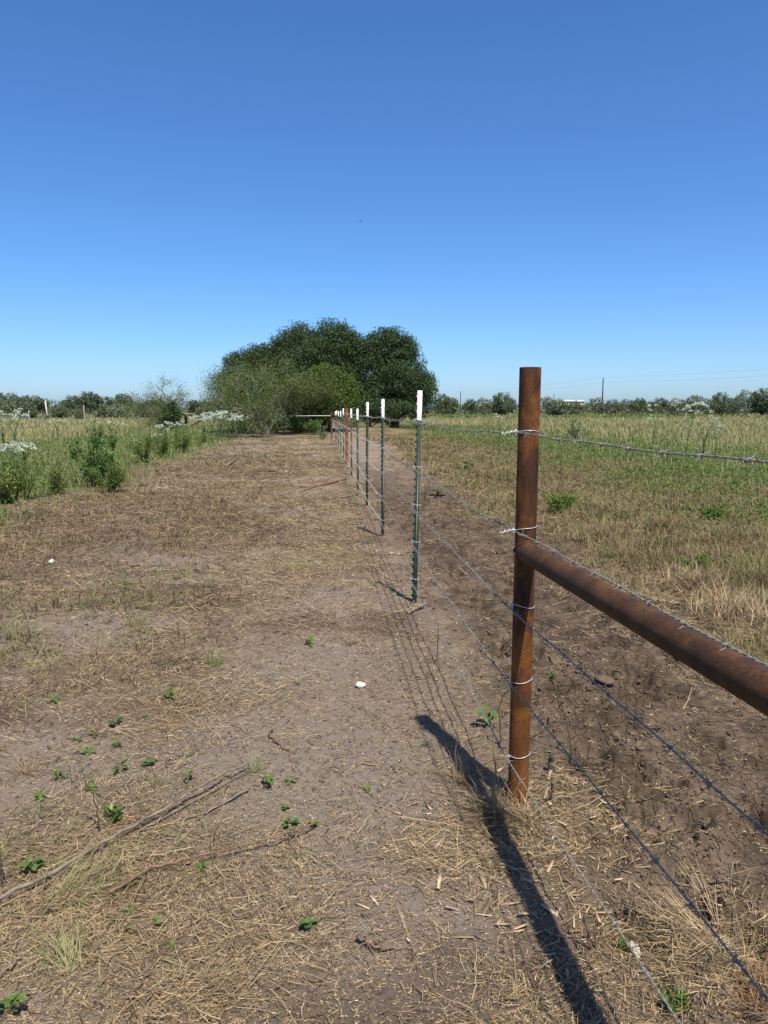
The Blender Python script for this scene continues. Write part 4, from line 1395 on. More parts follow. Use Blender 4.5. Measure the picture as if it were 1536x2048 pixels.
FLW = [
    ('white flowering weed at the left edge, its top against the far bushes', 6, 24, 0, 822, 5, 15, 0.085, 0, 0.4),
    ('white flowering weed just inside the left edge, level with the thin old post', 28, 26, 0, 830, 4, 12, 0.085, 0, 0.4),
    ('low white flowering weed cut by the left edge, above the feathery bush', 6, 15.5, 0, 885, 4, 16, 0.06, 0, 0.35),
    ('low white flowering weed second from the left edge, above the feathery bush', 22, 16.5, 0, 892, 4, 12, 0.06, 0, 0.3),
    ('low white flowering weed third from the left edge, above the feathery bush', 45, 17.5, 0, 890, 4, 14, 0.06, 0, 0.35),
    ('small white flowering weed behind the dark leafy bush, right of the weathered stake', 225, 28, 0, 842, 4, 10, 0.07, 0, 0.3),
    ('faint white flowering weed far back in the left pasture', 115, 42, 0, 842, 4, 9, 0.08, 0, 0.5),
    ('white flowering weed in the middle of the left verge, left one of a pair', 325, 30, 0, 848, 5, 15, 0.075, 0, 0.35),
    ('white flowering weed in the middle of the left verge, right one of a pair', 352, 32, 0, 842, 5, 18, 0.08, 0, 0.35),
    ('small white flowering weed below the pair in the left verge', 315, 26, 0, 866, 3, 8, 0.055, 0, 0.3),
    ('white flowering weed at the left end of the big flower bank', 408, 36, 0, 832, 5, 20, 0.095, 0, 0.36),
    ('white flowering weed left of centre in the big flower bank', 424, 38, 0, 827, 5, 24, 0.10, 0, 0.36),
    ('tallest white flowering weed at the centre of the big flower bank', 442, 37, 0, 822, 6, 26, 0.10, 0, 0.36),
    ('white flowering weed right of centre in the big flower bank', 458, 38, 0, 826, 5, 24, 0.10, 0, 0.36),
    ('white flowering weed at the right end of the big flower bank', 472, 39, 0, 834, 5, 18, 0.095, 0, 0.34),
    ('white flowering weed in the shade under the half bare mesquite', 568, 43, 0, 830, 4, 12, 0.09, 0, 0.3),
    ('tall white flowering weed with bent stems rising over the top wire at right', 1372, 21, 0, 806, 3, 16, 0.075, 0.22, 0.30),
    ('forked white flowering weed leaning left beside the tallest one at right', 1338, 22, 0, 800, 2, 7, 0.07, -0.15, 0.2),
    ('shorter white flowering weed right of the tallest one, touching the top wire', 1408, 22, 0, 838, 4, 14, 0.065, 0.05, 0.35),
    ('small flowering weed at the right, second from the picture edge group', 1434, 24, 0, 850, 3, 7, 0.055, 0, 0.35),
    ('small white flowering weed between the leafy plants and the forked weed', 1308, 30, 0, 836, 3, 7, 0.07, 0, 0.3),
    ('white flowering weed in the field just left of the rusty post', 998, 34, 0, 826, 3, 8, 0.08, 0.1, 0.3),
]
for i, (lab, px, d, bp_, tp_, nb, nh, hr, ln, wd) in enumerate(FLW):
    flower_weed(lab, px, d, bp_, tp_, nb, nh, 300 + i, hr, ln, wd)


# ------------------------------------------------------------------ sticks, stubs, stones
def px_path(pts, lift=0.008):
    out = []
    for p in pts:
        x, y = spot(p[0], p[1]); out.append((x, y, gz1(x, y) + (p[2] if len(p) > 2 else lift)))
    return np.array(out)


def stick(name, label, pts, r0, r1, m, forks=(), group='sticks lying on the ground', cat='stick', wob=0.004, fork_r=0.5):
    P = px_path(pts)
    o = P[0].copy()
    tt = np.linspace(0, 1, max(8, 4 * len(P)))
    dens = np.stack([np.interp(tt, np.linspace(0, 1, len(P)), P[:, q]) for q in range(3)], 1)
    dens += RNG.normal(size=dens.shape) * wob * np.array([1, 1, 0.3])
    g = gz(dens[:, 0], dens[:, 1])
    dens[:, 2] = np.maximum(dens[:, 2], g + r1)
    mb = MB()
    mb.tube(dens - o, np.linspace(r0, r1, len(dens)) * RNG.uniform(0.85, 1.15, len(dens)), 7)
    t = mb.build(name, m, None, True)
    t.location = o
    tag(t, label, cat, group)
    for f in forks:
        Pf = px_path(f)
        mb = MB(); mb.tube(Pf - o, np.linspace(r0 * fork_r, r1 * 0.5, len(Pf)), 6)
        mb.build('twig', m, t, True)
    return t


stick('stick', 'longest grey stick lying diagonally across the lower left path', [(502, 1549, .03), (445, 1572, .04), (380, 1608, .04), (300, 1655, .035), (200, 1712, .035), (100, 1768, .03), (-20, 1828, .025)], 0.0042, 0.0068, M_greywood,
      [[(500, 1553, .012), (440, 1582, .012), (360, 1625, .012), (280, 1672, .012)], [(150, 1738, .03), (90, 1785, .012), (30, 1830, .01), (-20, 1850, .01)]])
stick('stick', 'short thin grey stick below the far half of the longest stick', [(495, 1590, .012), (450, 1613, .01), (400, 1636, .008), (345, 1648, .006)], 0.005, 0.003, M_greywood)
stick('stick', 'reddish brown curved stick across the lower middle of the path', [(634, 1660, .03), (590, 1680, .035), (520, 1700, .035), (450, 1720, .035), (370, 1732, .03), (300, 1752, .03), (260, 1775, .025), (215, 1800, .02)], 0.003, 0.0055, M_redwood,
      [[(300, 1752, .015), (285, 1775, .02), (262, 1815, .006)], [(370, 1732, .015), (280, 1766, .008), (180, 1800, .008), (90, 1830, .008), (0, 1852, .008)]])
stick('stick', 'pale stick in the bottom left corner leading to the picture edge', [(52, 1915, .01), (25, 1945, .012), (-10, 1980, .01)], 0.005, 0.006, M_greywood)
stick('stick', 'dark bent twig standing up on bare soil above the reddish stick', [(545, 1470, .03), (538, 1482, .012), (555, 1498, .01), (585, 1518, .004)], 0.005, 0.003, M_brownwood, [[(545, 1470, .03), (555, 1466, .05)]])
stick('stick', 'broken pale branch lying towards the fence beside the fourth t-post', [(690, 960, .03), (668, 966, .03), (640, 972, .02), (600, 985, .01)], 0.035, 0.014, M_redwood, [[(665, 967, .03), (640, 966, .05), (625, 968, .03)]])
stick('stick', 'thin pale stick pointing at the third t-post', [(716, 990, .02), (690, 996, .02), (660, 1001, .01), (620, 1002, .01)], 0.016, 0.006, M_greywood)
stick('stick', 'short thick log chunk in the middle of the path far off', [(538, 944, .04), (556, 945, .04)], 0.045, 0.04, M_redwood)
stick('stick', 'pale broken branch on the far left part of the path', [(455, 934, .03), (462, 931, .06), (472, 924, .10)], 0.04, 0.012, M_greywood)
stick('stick', 'dark twig lying midway up the path, left of the fence shadow', [(555, 1089, .02), (590, 1094, .02), (622, 1100, .01)], 0.009, 0.005, M_brownwood, [[(590, 1094, .02), (606, 1090, .03)]])
stick('stick', 'small brown twig on the path close to the fence shadow', [(637, 1146, .012), (662, 1141, .012)], 0.01, 0.007, M_brownwood)
stick('stick', 'short pale wood piece lying near the first t-post foot', [(815, 1234, .012), (838, 1226, .03), (853, 1220, .03)], 0.013, 0.011, M_greywood)
stick('stick', 'pale brown stick lying below the lower wires at the right', [(1305, 1830, .008), (1350, 1832, .012), (1400, 1826, .012), (1468, 1832, .006)], 0.006, 0.004, M_redwood, [[(1400, 1826, .012), (1440, 1838, .005)]])
stick('stick', 'thin dry stalk lying across the left half of the path', [(60, 1190, .02), (150, 1190, .02), (240, 1192, .01)], 0.006, 0.004, M_redwood)
stick('dry_stalk', 'tall dry stalk leaning in the dead grass right of the rusty post', [(1188, 1000, .02), (1170, 985, .12), (1150, 962, .30)], 0.006, 0.004, M_brownwood, cat='stalk', group=None)
stick('stick', 'thin straight twig in the foreground below the big straw tuft', [(300, 1945, .01), (270, 1985, .01), (245, 2032, .01)], 0.0022, 0.0018, M_brownwood)


def standing(name, label, px, py, ppts, r0, r1, m, leafs=0, cat='stem', group='bare stems near the post'):
    """a stem rising from the ground; ppts = (dx, dy, height) in metres"""
    x, y = spot(px, py)
    z = gz1(x, y)
    t = thing(name, label, cat, (x, y, z), group=group)
    mb = MB(); P = np.array([(0, 0, -0.03)] + list(ppts), float)
    tt = np.linspace(0, 1, 14)
    D = np.stack([np.interp(tt, np.linspace(0, 1, len(P)), P[:, q]) for q in range(3)], 1)
    D[1:] += RNG.normal(size=(13, 3)) * 0.0025
    mb.tube(D, np.linspace(r0, r1, 14), 6)
    mb.build('stem', m, t, True)
    for q in range(leafs):
        link('leaf', LEAF, t, D[-1 - q // 2], (random.uniform(-1, 1), random.uniform(-1.4, -0.3), random.uniform(0, 6)), 0.8)
    return t


standing('shoot', 'thin curved shoot with a few leaves at its tip, right of the rusty post', 1142, 1543, [(0.0, 0.02, 0.10), (-0.03, 0.03, 0.24), (-0.08, 0.05, 0.36)], 0.0035, 0.002, M_darkstem, 3, 'shoot', None)
standing('bare_stem', 'bare dark stem standing alone in the churned mud', 1252, 1530, [(0.005, 0.02, 0.10), (0.0, 0.03, 0.20), (-0.015, 0.03, 0.26)], 0.0032, 0.002, M_darkstem)
standing('bare_stem', 'crooked dark stem rising close left of the rusty post', 1002, 1500, [(-0.005, 0.0, 0.08), (-0.015, 0, 0.18), (0.0, 0, 0.22), (0.03, -0.01, 0.27)], 0.0035, 0.0025, M_darkstem)
standing('green_stem', 'tall thin green stem in front of the post shadow, left of the post', 988, 1660, [(0.0, 0.01, 0.10), (0.003, 0.015, 0.2), (-0.006, 0.02, 0.32), (-0.012, 0.03, 0.40)], 0.0042, 0.002, M_stem, 0, 'stem')
for (px, py, hh, lab) in [(1181, 1905, .10, 'left one of the cut stubs below the lowest wire'), (1190, 1900, .085, 'second cut stub from the left below the lowest wire'),
                          (1243, 1850, .075, 'third cut stub from the left, beside the feathery seedling'), (1256, 1853, .085, 'fourth cut stub from the left, beside the feathery seedling'),
                          (1268, 1852, .07, 'rightmost cut stub below the lowest wire')]:
    standing('cut_stub', lab, px, py, [(random.uniform(-.01, .01), 0.0, hh * .5), (random.uniform(-.025, .025), 0.01, hh)], 0.0042, 0.0036, M_brownwood, 0, 'stub', 'cut weed stubs')
standing('wood_stump', 'short dark pointed stump in the mud right of the post', 1101, 1566, [(0, 0, 0.03), (0.002, 0, 0.075)], 0.016, 0.007, M_darkstem, 0, 'stump', None)
standing('cut_stub', 'cut stub with straw at its foot, right of the rusty post base', 1102, 1628, [(0, 0, 0.04), (0.0, 0, 0.085)], 0.005, 0.0045, M_darkstem, 0, 'stub', 'cut weed stubs')
for (px, py, hh, lx, lab) in [(205, 1670, .20, -.05, 'bare branching twig standing above the long stick on the left'), (8, 1790, .26, -.02, 'dark upright twig at the left edge above the near end of the long stick'),
                              (265, 1388, .12, .03, 'brown upright twig in the straw on the left path'), (875, 1330, .22, .0, 'thin upright twig by the fence wires above the post shadow'),
                              (475, 1002, .35, .02, 'dry upright stalk in the middle of the far path'), (535, 1045, .0, .0, '')]:
    if hh: standing('bare_stem', lab, px, py, [(lx * .3, 0, hh * .5), (lx, 0, hh)], 0.0032, 0.0018, M_darkstem)


def rock(name, label, px, py, wpx, m, seed, flat=0.7, cat='stone', group=None, elong=1.25):
    rng = np.random.default_rng(seed)
    x, y = spot(px, py)
    w = wpx * math.hypot(x, y, H) / 1540.0
    n, mm = 9, 14
    V = []
    for i in range(n + 1):
        th = math.pi * i / n
        for j in range(mm):
            ph = 2 * math.pi * j / mm
            d = np.array([math.sin(th) * math.cos(ph), math.sin(th) * math.sin(ph), math.cos(th)])
            V.append(d)
    V = np.array(V)
    pl = rng.normal(size=(9, 3)); pl /= np.linalg.norm(pl, axis=1)[:, None]
    dist = rng.uniform(0.62, 0.95, 9)
    dot = V @ pl.T
    rr = np.min(np.where(dot > 0.05, dist / np.maximum(dot, 0.05), 9), axis=1)
    V = V * np.minimum(rr, 1.0)[:, None] * np.array([elong, 1, flat]) * w / 2 / 1.1
    Q = [(i * mm + j, (i + 1) * mm + j, (i + 1) * mm + (j + 1) % mm, i * mm + (j + 1) % mm) for i in range(n) for j in range(mm)]
    me = mesh_np(name, V, [Q], m, False)
    o = link(name, me, None, (x, y, gz1(x, y) + w * flat * 0.22), (0, 0, rng.uniform(0, 6)))
    tag(o, label, cat, group)
    return o


rock('stone', 'white limestone lump lying alone in the middle of the bare path', 720, 1378, 22, M_stone, 1)
rock('stone', 'tiny pale stone in the post shadow near the bottom', 1064, 1848, 8, M_shell, 6, 0.6)
rock('stone', 'pale rough lump left of the first t-post foot', 782, 1108, 14, M_paleclod, 3, 0.6, elong=1.5)
rock('stone', 'second smaller pale lump left of the first t-post foot', 797, 1110, 10, M_paleclod, 4, 0.7)
rock('stone', 'white scrap like stone on the left side of the path', 104, 1133, 13, M_shell, 5, 0.9)
rock('clod', 'lumpy dry mud clod on the churned soil below the rail', 1208, 1398, 34, M_clod, 7, 0.5, 'clod', None, 1.4)
rock('earth_mound', 'small dark crumbly earth mound on the left path', 214, 1592, 46, M_clod, 8, 0.25, 'mound', None, 1.3)
rock('earth_mound', 'dark crumbly earth mound at the right of the bottom straw tuft', 635, 1950, 40, M_clod, 9, 0.2, 'mound', None, 1.2)
rock('clod', 'small dark lump of soil right of the foot of the first t-post', 842, 1196, 24, M_clod, 12, 0.5, 'clod', None, 1.5)
# curled pale leaf beside the seedling and a reddish root
x, y = spot(1270, 1898)
V = []
for i in range(7):
    t_ = i / 6
    for q in (-1, 0, 1):
        w_ = 0.012 * math.sin(math.pi * (0.1 + 0.85 * t_))
        V.append((0.05 * (t_ - .5) * 0.5 + q * w_, 0.055 * (t_ - .5), 0.014 + 0.012 * q * q * t_ + 0.006 * math.sin(5 * t_)))
Q = [(i * 3 + j, i * 3 + j + 1, i * 3 + j + 4, i * 3 + j + 3) for i in range(6) for j in range(2)]
o = link('curled_leaf', mesh_np('curled_leaf', V, [Q], M_shell, True), None, (x, y, gz1(x, y)), (0, 0, 0.5))
tag(o, 'pale curled dead leaf beside the feathery seedling and the cut stubs', 'leaf')
stick('root_piece', 'reddish torn root lying on dark soil in the middle foreground', [(716, 1882, .02), (735, 1896, .02), (762, 1904, .015), (815, 1898, .005)], 0.005, 0.0025, M_redwood,
      [[(735, 1896, .02), (715, 1905, .02)], [(745, 1898, .02), (770, 1890, .03)], [(735, 1896, .02), (748, 1912, .004)]], None, 'root')


def tuft(label, px, py, n, L, spread, m, seed, tilt=0.9, name='grass_tuft', az=None, w=0.0022, azs=1.0):
    rng = np.random.default_rng(seed)
    x, y = spot(px, py)
    z = gz1(x, y)
    a = rng.uniform(0, 6.28, n) if az is None else az + rng.normal(size=n) * azs
    rr = spread * rng.random(n)
    aa = rng.uniform(0, 6.28, n)
    base = np.stack([np.cos(aa) * rr, np.sin(aa) * rr, np.full(n, -0.005)], 1)
    V, F = blades(base, a, L * rng.uniform(0.5, 1.15, n), np.clip(rng.normal(tilt, 0.3, n), 0.05, 1.45), rng.uniform(0.1, 0.7, n), w * rng.uniform(0.6, 1.3, n), 4, rng.normal(size=n) * 0.3)
    V[:, 2] = np.maximum(V[:, 2], 0.003)
    o = link(name, mesh_np(name, V, F, m), None, (x, y, z))
    tag(o, label, 'grass tuft', 'grass tufts on either side of the fence')
    return o


tuft('yellow green grass tuft combed flat near the bottom left', 145, 1938, 130, 0.16, 0.03, M_tan, 1, 1.1, az=2.4, azs=0.45)
tuft('big flattened straw tuft in the bottom foreground', 400, 1975, 260, 0.13, 0.13, M_straw, 2, 1.42, az=0.3, azs=0.5)
tuft('dry straw tuft wrapped round the foot of the rusty post', 1050, 1650, 180, 0.22, 0.05, M_straw, 3, 1.15, az=2.9, azs=1.0)
tuft('dry grass tuft in the post shadow left of the post foot', 985, 1640, 170, 0.20, 0.07, M_dead, 4, 0.75)
tuft('dark dry grass tuft at the left edge of the post shadow', 930, 1570, 90, 0.20, 0.05, M_dead, 5, 0.8)
tuft('green tinged grass tuft at the left middle of the path', 275, 1255, 110, 0.20, 0.08, M_tan, 6, 0.8)
tuft('green grass tuft on the path halfway up, left of the stick twig', 600, 1140, 120, 0.16, 0.15, M_grass, 7, 0.8)
tuft('pale green grass tuft beside the wide straw patch', 430, 1335, 80, 0.15, 0.05, M_grass, 8, 0.7)
tuft('sprawling straw tuft left of the post shadow', 870, 1720, 120, 0.13, 0.11, M_straw, 9, 1.4, az=2.9, azs=0.5)
tuft('sprawling long straw bundle at the right below the lower wires', 1440, 1900, 160, 0.30, 0.07, M_straw, 10, 1.35, az=2.6, azs=0.8)
tuft('thin dry tuft above the far end of the long stick', 505, 1552, 50, 0.10, 0.03, M_tan, 11, 0.6)
tuft('straw tuft beside the left edge of the picture', 50, 1550, 70, 0.13, 0.04, M_straw, 12, 0.9)
tuft('matted straw tuft near the near end of the long stick', 130, 1790, 170, 0.2, 0.09, M_tan, 13, 1.3, az=0.7, azs=0.5)
tuft('yellowish straw tuft on the upper left of the path', 90, 1345, 120, 0.2, 0.1, M_tan, 14, 1.15)


tuft('rusty brown dead weed heap at the bottom right corner', 1515, 2000, 260, 0.09, 0.09, M_deadrust, 15, 0.9)
for q, (px, py, nn, LL, sp, m, lab) in enumerate([
        (1455, 1255, 420, 0.30, 0.28, M_straw, 'big golden straw clump above the rail near the right edge'),
        (1385, 1185, 380, 0.26, 0.26, M_straw, 'golden straw clump left of the biggest one above the rail'),
        (1515, 1170, 380, 0.28, 0.28, M_oldgrass, 'olive dry clump at the right edge above the golden straw'),
        (1265, 1120, 340, 0.26, 0.26, M_dead, 'brown dry clump above the left part of the rail'),
        (1200, 1075, 300, 0.25, 0.26, M_oldgrass, 'olive dry clump nearest the right side of the rusty post'),
        (1330, 1055, 320, 0.27, 0.30, M_dead, 'brown dry clump in the middle of the dead strip'),
        (1470, 1075, 340, 0.28, 0.32, M_oldgrass, 'olive dry clump in the dead strip below the right green clump'),
        (1290, 985, 280, 0.30, 0.35, M_oldgrass, 'pale olive clump in the dead strip below the top wire'),
        (1150, 965, 260, 0.28, 0.34, M_dead, 'brown clump at the foot of the leaning dry stalk')]):
    tuft(lab, px, py, nn, LL, sp, m, 40 + q, 0.85, 'grass_clump', w=0.0042)
tuft('dark dry tuft left of the tip of the post shadow', 700, 1290, 60, 0.10, 0.05, M_oldgrass, 16, 0.9)


# ------------------------------------------------------------------ litter, grass and ground cover
def wedge(n, r0, r1, amax=33, seed=0):
    rng = np.random.default_rng(seed)
    r = np.exp(rng.uniform(math.log(r0), math.log(r1), n))
    a = np.radians(rng.uniform(-amax, amax, n))
    return r * np.sin(a), r * np.cos(a), r, rng


def stuff(name, label, cat, V, F, m):
    o = link(name, mesh_np(name, V, F, m))
    tag(o, label, cat, kind='stuff')
    return o


# lying straw
X, Y, r, rng = wedge(420000, 1.25, 42, seed=1)
s, z = zones(X, Y)
pn = fbm(X * 1.3, Y * 1.3, 4, 91); pn2 = fbm(X * 4.5, Y * 4.5, 3, 92)
strawp = gauss(STRAW_P, X, Y); bare = gauss(BARE_P, X, Y); brown = gauss(BROWN_P, X, Y)
dens = z['path'] * (0.10 + 0.24 * sstep(3.5, 9, r) + 0.70 * sstep(0.47, 0.66, pn) * sstep(0.35, 0.6, pn2)) + z['mud'] * 0.07 * sstep(0.4, 0.6, pn2) + z['dead'] * 0.4 + z['green'] * 0.03
dens = dens * (1 - 0.85 * np.clip(bare, 0, 1)) + 0.62 * strawp
dens = dens * np.where(r < 2.2, 0.75, 1.0)
keep = rng.random(len(X)) < np.clip(dens, 0, 1) * np.where(r < 4.5, 0.32, 0.6)
X, Y, r, pnk = X[keep], Y[keep], r[keep], pn[keep]
n = len(X)
az = rng.normal(size=n) * 0.8 + 0.35 + fbm(X * 0.9, Y * 0.9, 2, 95) * 5 + np.where(rng.random(n) < 0.4, rng.uniform(0, 6.28, n), 0)
base = np.stack([X, Y, gz(X, Y) + 0.001 + 0.020 * rng.random(n) ** 2], 1)
L = np.exp(rng.normal(math.log(0.042), 0.6, n)) * np.clip(r / 3.5, 0.85, 3.0)
L = np.where(rng.random(n) < 0.06, rng.uniform(0.12, 0.30, n), L)
L = np.clip(L, 0.015, 0.32 + 0.01 * r)
V, F = blades(base, az, L, rng.normal(1.5, 0.09, n), rng.normal(0.02, 0.12, n), (0.0010 + 0.00042 * r) * rng.uniform(0.5, 1.4, n), 3, rng.normal(size=n) * 0.5, rng.normal(size=n) * 0.35)
stuff('straw_litter', 'dry tan straw scattered over the bare path and soil', 'straw', V, F, M_straw)

# pale chaff: tiny broken bits of straw
X, Y, r, rng = wedge(300000, 1.25, 22, seed=21)
s, z = zones(X, Y)
bare = gauss(BARE_P, X, Y); strawp = gauss(STRAW_P, X, Y)
dens = z['path'] * (0.48 + 0.35 * sstep(0.42, 0.6, fbm(X * 2.6, Y * 2.6, 3, 111))) + z['mud'] * 0.12 + z['dead'] * 0.3 + strawp * 0.3
keep = rng.random(len(X)) < dens * (1 - 0.3 * np.clip(bare, 0, 1))
X, Y, r = X[keep], Y[keep], r[keep]; n = len(X)
base = np.stack([X, Y, gz(X, Y) + 0.001 + 0.004 * rng.random(n)], 1)
V, F = blades(base, rng.uniform(0, 6.28, n), np.clip(np.exp(rng.normal(math.log(0.014), 0.5, n)) * np.clip(r / 3, 0.8, 4), 0.004, 0.12), rng.normal(1.5, 0.15, n), 0.0, (0.0015 + 0.00065 * r) * rng.uniform(0.5, 1.4, n), 1, 0.0, rng.normal(size=n) * 0.4)
stuff('chaff', 'tiny pale broken bits of straw peppering the soil', 'plant litter', V, F, M_straw)

# dark thatch fragments: short brown bits
X, Y, r, rng = wedge(130000, 1.25, 25, seed=2)
s, z = zones(X, Y)
bare = gauss(BARE_P, X, Y); brown = gauss(BROWN_P, X, Y)
dens = z['path'] * (0.25 + 0.4 * sstep(0.45, 0.6, fbm(X * 2, Y * 2, 3, 97))) + z['mud'] * 0.3 + z['dead'] * 0.6 + brown * 0.4
keep = rng.random(len(X)) < dens * (1 - 0.6 * np.clip(bare, 0, 1))
X, Y, r = X[keep], Y[keep], r[keep]; n = len(X)
base = np.stack([X, Y, gz(X, Y) + 0.001 + 0.006 * rng.random(n)], 1)
V, F = blades(base, rng.uniform(0, 6.28, n), np.clip(np.exp(rng.normal(math.log(0.026), 0.5, n)) * np.clip(r / 3, 0.8, 4), 0.008, 0.2), rng.normal(1.45, 0.18, n), rng.normal(0, 0.2, n), (0.002 + 0.0007 * r) * rng.uniform(0.5, 1.5, n), 2, rng.normal(size=n) * 0.6, rng.normal(size=n) * 0.5)
stuff('thatch_fragments', 'short dark brown plant fragments lying on the soil', 'plant litter', V, F, M_deadbrown)

# standing dead grass: right of the mud, plus brown weed patches left
X, Y, r, rng = wedge(260000, 2.5, 45, seed=3)
s, z = zones(X, Y)
brown = gauss(BROWN_P, X, Y)
clump = sstep(0.42, 0.62, fbm(X * 2.2, Y * 2.2, 3, 98))
dens = z['dead'] * (0.25 + 0.75 * clump) + z['green'] * 0.07
keep = rng.random(len(X)) < dens * 0.8
X, Y, r = X[keep], Y[keep], r[keep]; n = len(X)
base = np.stack([X, Y, gz(X, Y) - 0.003], 1)
V, F = blades(base, rng.uniform(0, 6.28, n), rng.uniform(0.05, 0.20, n) * (0.7 + 0.6 * fbm(X, Y, 2, 99)), np.abs(rng.normal(0.95, 0.4, n)), rng.uniform(0.1, 0.9, n), (0.0018 + 0.00065 * r) * rng.uniform(0.6, 1.4, n), 3, rng.normal(size=n) * 0.7, rng.normal(size=n) * 0.4)
stuff('dead_grass', 'tangled brown and tan dead grass right of the churned soil', 'dead grass', V, F, M_dead)

def clumps(ncen, r0, r1, per, seed, densf):
    X, Y, r, rng = wedge(ncen, r0, r1, seed=seed)
    s, z = zones(X, Y)
    keep = rng.random(len(X)) < densf(X, Y, r, s, z)
    X, Y, r = X[keep], Y[keep], r[keep]
    sz = np.exp(rng.normal(0, 0.35, len(X)))
    k = per
    X = np.repeat(X, k); Y = np.repeat(Y, k); r = np.repeat(r, k); szr = np.repeat(sz, k)
    az = np.repeat(rng.uniform(0, 6.28, len(sz)), k)
    return X, Y, r, szr, az, rng


X, Y, r, sz, az, rng = clumps(9000, 3, 40, 26, 31, lambda X, Y, r, s, z: np.clip(z['dead'] * (0.35 + 0.6 * sstep(0.4, 0.6, fbm(X * 1.2, Y * 1.2, 3, 131))) + z['green'] * 0.10, 0, 1))
n = len(X); a = rng.uniform(0, 6.28, n); q = rng.random(n) ** 0.5 * 0.07 * sz * np.clip(r / 7, 0.8, 1.6)
X2 = X + np.cos(a) * q; Y2 = Y + np.sin(a) * q
base = np.stack([X2, Y2, gz(X2, Y2) - 0.004], 1)
a2 = np.where(rng.random(n) < 0.6, a, az) + rng.normal(size=n) * 0.6
V, F = blades(base, a2, 0.17 * sz * rng.uniform(0.4, 1.3, n), np.abs(rng.normal(0.55, 0.35, n)), rng.uniform(0.3, 1.3, n), (0.0018 + 0.00055 * r) * rng.uniform(0.6, 1.4, n), 3, rng.normal(size=n) * 0.7, rng.normal(size=n) * 0.4)
stuff('dead_grass_tufts', 'dry tufted grass standing in the dead strip right of the churned soil', 'dead grass', V, F, M_oldgrass)

X, Y, r, sz, az, rng = clumps(8000, 1.5, 40, 40, 32, lambda X, Y, r, s, z: np.clip(z['path'] * (0.02 + 0.13 * sstep(4, 9, r) + (0.32 + 0.28 * sstep(3, 6, r)) * sstep(0.48, 0.64, fbm(X * 1.3, Y * 1.3, 4, 91))) + 0.34 * gauss(STRAW_P, X, Y) + z['dead'] * 0.7 * sstep(0.52, 0.64, fbm(X * 0.8 + 5, Y * 0.8, 3, 123)), 0, 1) * (1 - 0.8 * np.clip(gauss(BARE_P, X, Y), 0, 1)))
n = len(X); q = rng.normal(size=(n, 2)) * (0.055 * sz * np.clip(r / 4, 0.7, 3))[:, None]
X2 = X + q[:, 0]; Y2 = Y + q[:, 1]
base = np.stack([X2, Y2, gz(X2, Y2) + 0.002 + 0.018 * rng.random(n) ** 2], 1)
V, F = blades(base, az + rng.normal(size=n) * 0.35 + np.where(rng.random(n) < 0.5, math.pi, 0), np.clip(0.062 * sz * rng.uniform(0.4, 1.5, n) * np.clip(r / 4, 0.8, 2.5), 0.02, 0.35), rng.normal(1.48, 0.10, n), rng.normal(0.05, 0.15, n), (0.0010 + 0.00042 * r) * rng.uniform(0.5, 1.4, n), 3, rng.normal(size=n) * 0.5, rng.normal(size=n) * 0.3)
stuff('combed_straw', 'flattened swathes of straw lying combed in one direction on the path', 'straw', V, F, M_straw)

X, Y, r, sz, az, rng = clumps(5200, 2.2, 40, 30, 33, lambda X, Y, r, s, z: np.clip(z['path'] * sstep(0.8, 2.5, -s) * (0.05 + 0.5 * sstep(0.52, 0.66, fbm(X * 1.1 + 3, Y * 1.1, 3, 102))) + z['dead'] * 0.25 + z['path'] * 0.5 * sstep(8, 16, r) * sstep(0.6, 2.5, -s), 0, 1) * np.where(r < 4.5, 0.25, 1))
n = len(X); a = rng.uniform(0, 6.28, n); q = rng.random(n) ** 0.5 * 0.06 * sz * np.clip(r / 6, 0.7, 1.8)
X2 = X + np.cos(a) * q; Y2 = Y + np.sin(a) * q
base = np.stack([X2, Y2, gz(X2, Y2) - 0.004], 1)
V, F = blades(base, a + rng.normal(size=n) * 0.6, 0.11 * sz * rng.uniform(0.4, 1.3, n), np.abs(rng.normal(0.75, 0.35, n)), rng.uniform(0.2, 1.0, n), (0.0016 + 0.0005 * r) * rng.uniform(0.6, 1.4, n), 3, rng.normal(size=n) * 0.6, rng.normal(size=n) * 0.4)
stuff('olive_tufts', 'low olive and yellow grass tufts scattered on the cleared strip', 'grass', V, F, M_oldgrass)

X, Y, r, rng = wedge(190000, 4, 40, seed=4)
s, z = zones(X, Y)
brown = gauss(BROWN_P, X, Y)
clump = sstep(0.5, 0.66, fbm(X * 1.8, Y * 1.8, 3, 101))
edge = z['path'] * sstep(2.0, 4.5, -s)
dens = z['path'] * clump * 0.45 * sstep(0.5, 2, -s) + brown * (0.4 + 0.7 * clump) + edge * 0.35
dens = np.where(s > 0.1, z['dead'] * sstep(0.47, 0.60, fbm(X * 0.9 + 11, Y * 0.9, 3, 121)) * 0.8, dens)
keep = rng.random(len(X)) < dens * 0.9
X, Y, r = X[keep], Y[keep], r[keep]; n = len(X)
base = np.stack([X, Y, gz(X, Y) - 0.003], 1)
V, F = blades(base, rng.uniform(0, 6.28, n), rng.uniform(0.04, 0.16, n), np.abs(rng.normal(1.0, 0.4, n)), rng.uniform(0.1, 0.8, n), (0.0018 + 0.0006 * r) * rng.uniform(0.6, 1.4, n), 3, rng.normal(size=n) * 0.8, rng.normal(size=n) * 0.4)
stuff('withered_weeds', 'withered dark brown weeds matted on the path edge and in the dead strip', 'dead weeds', V, F, M_deadbrown)

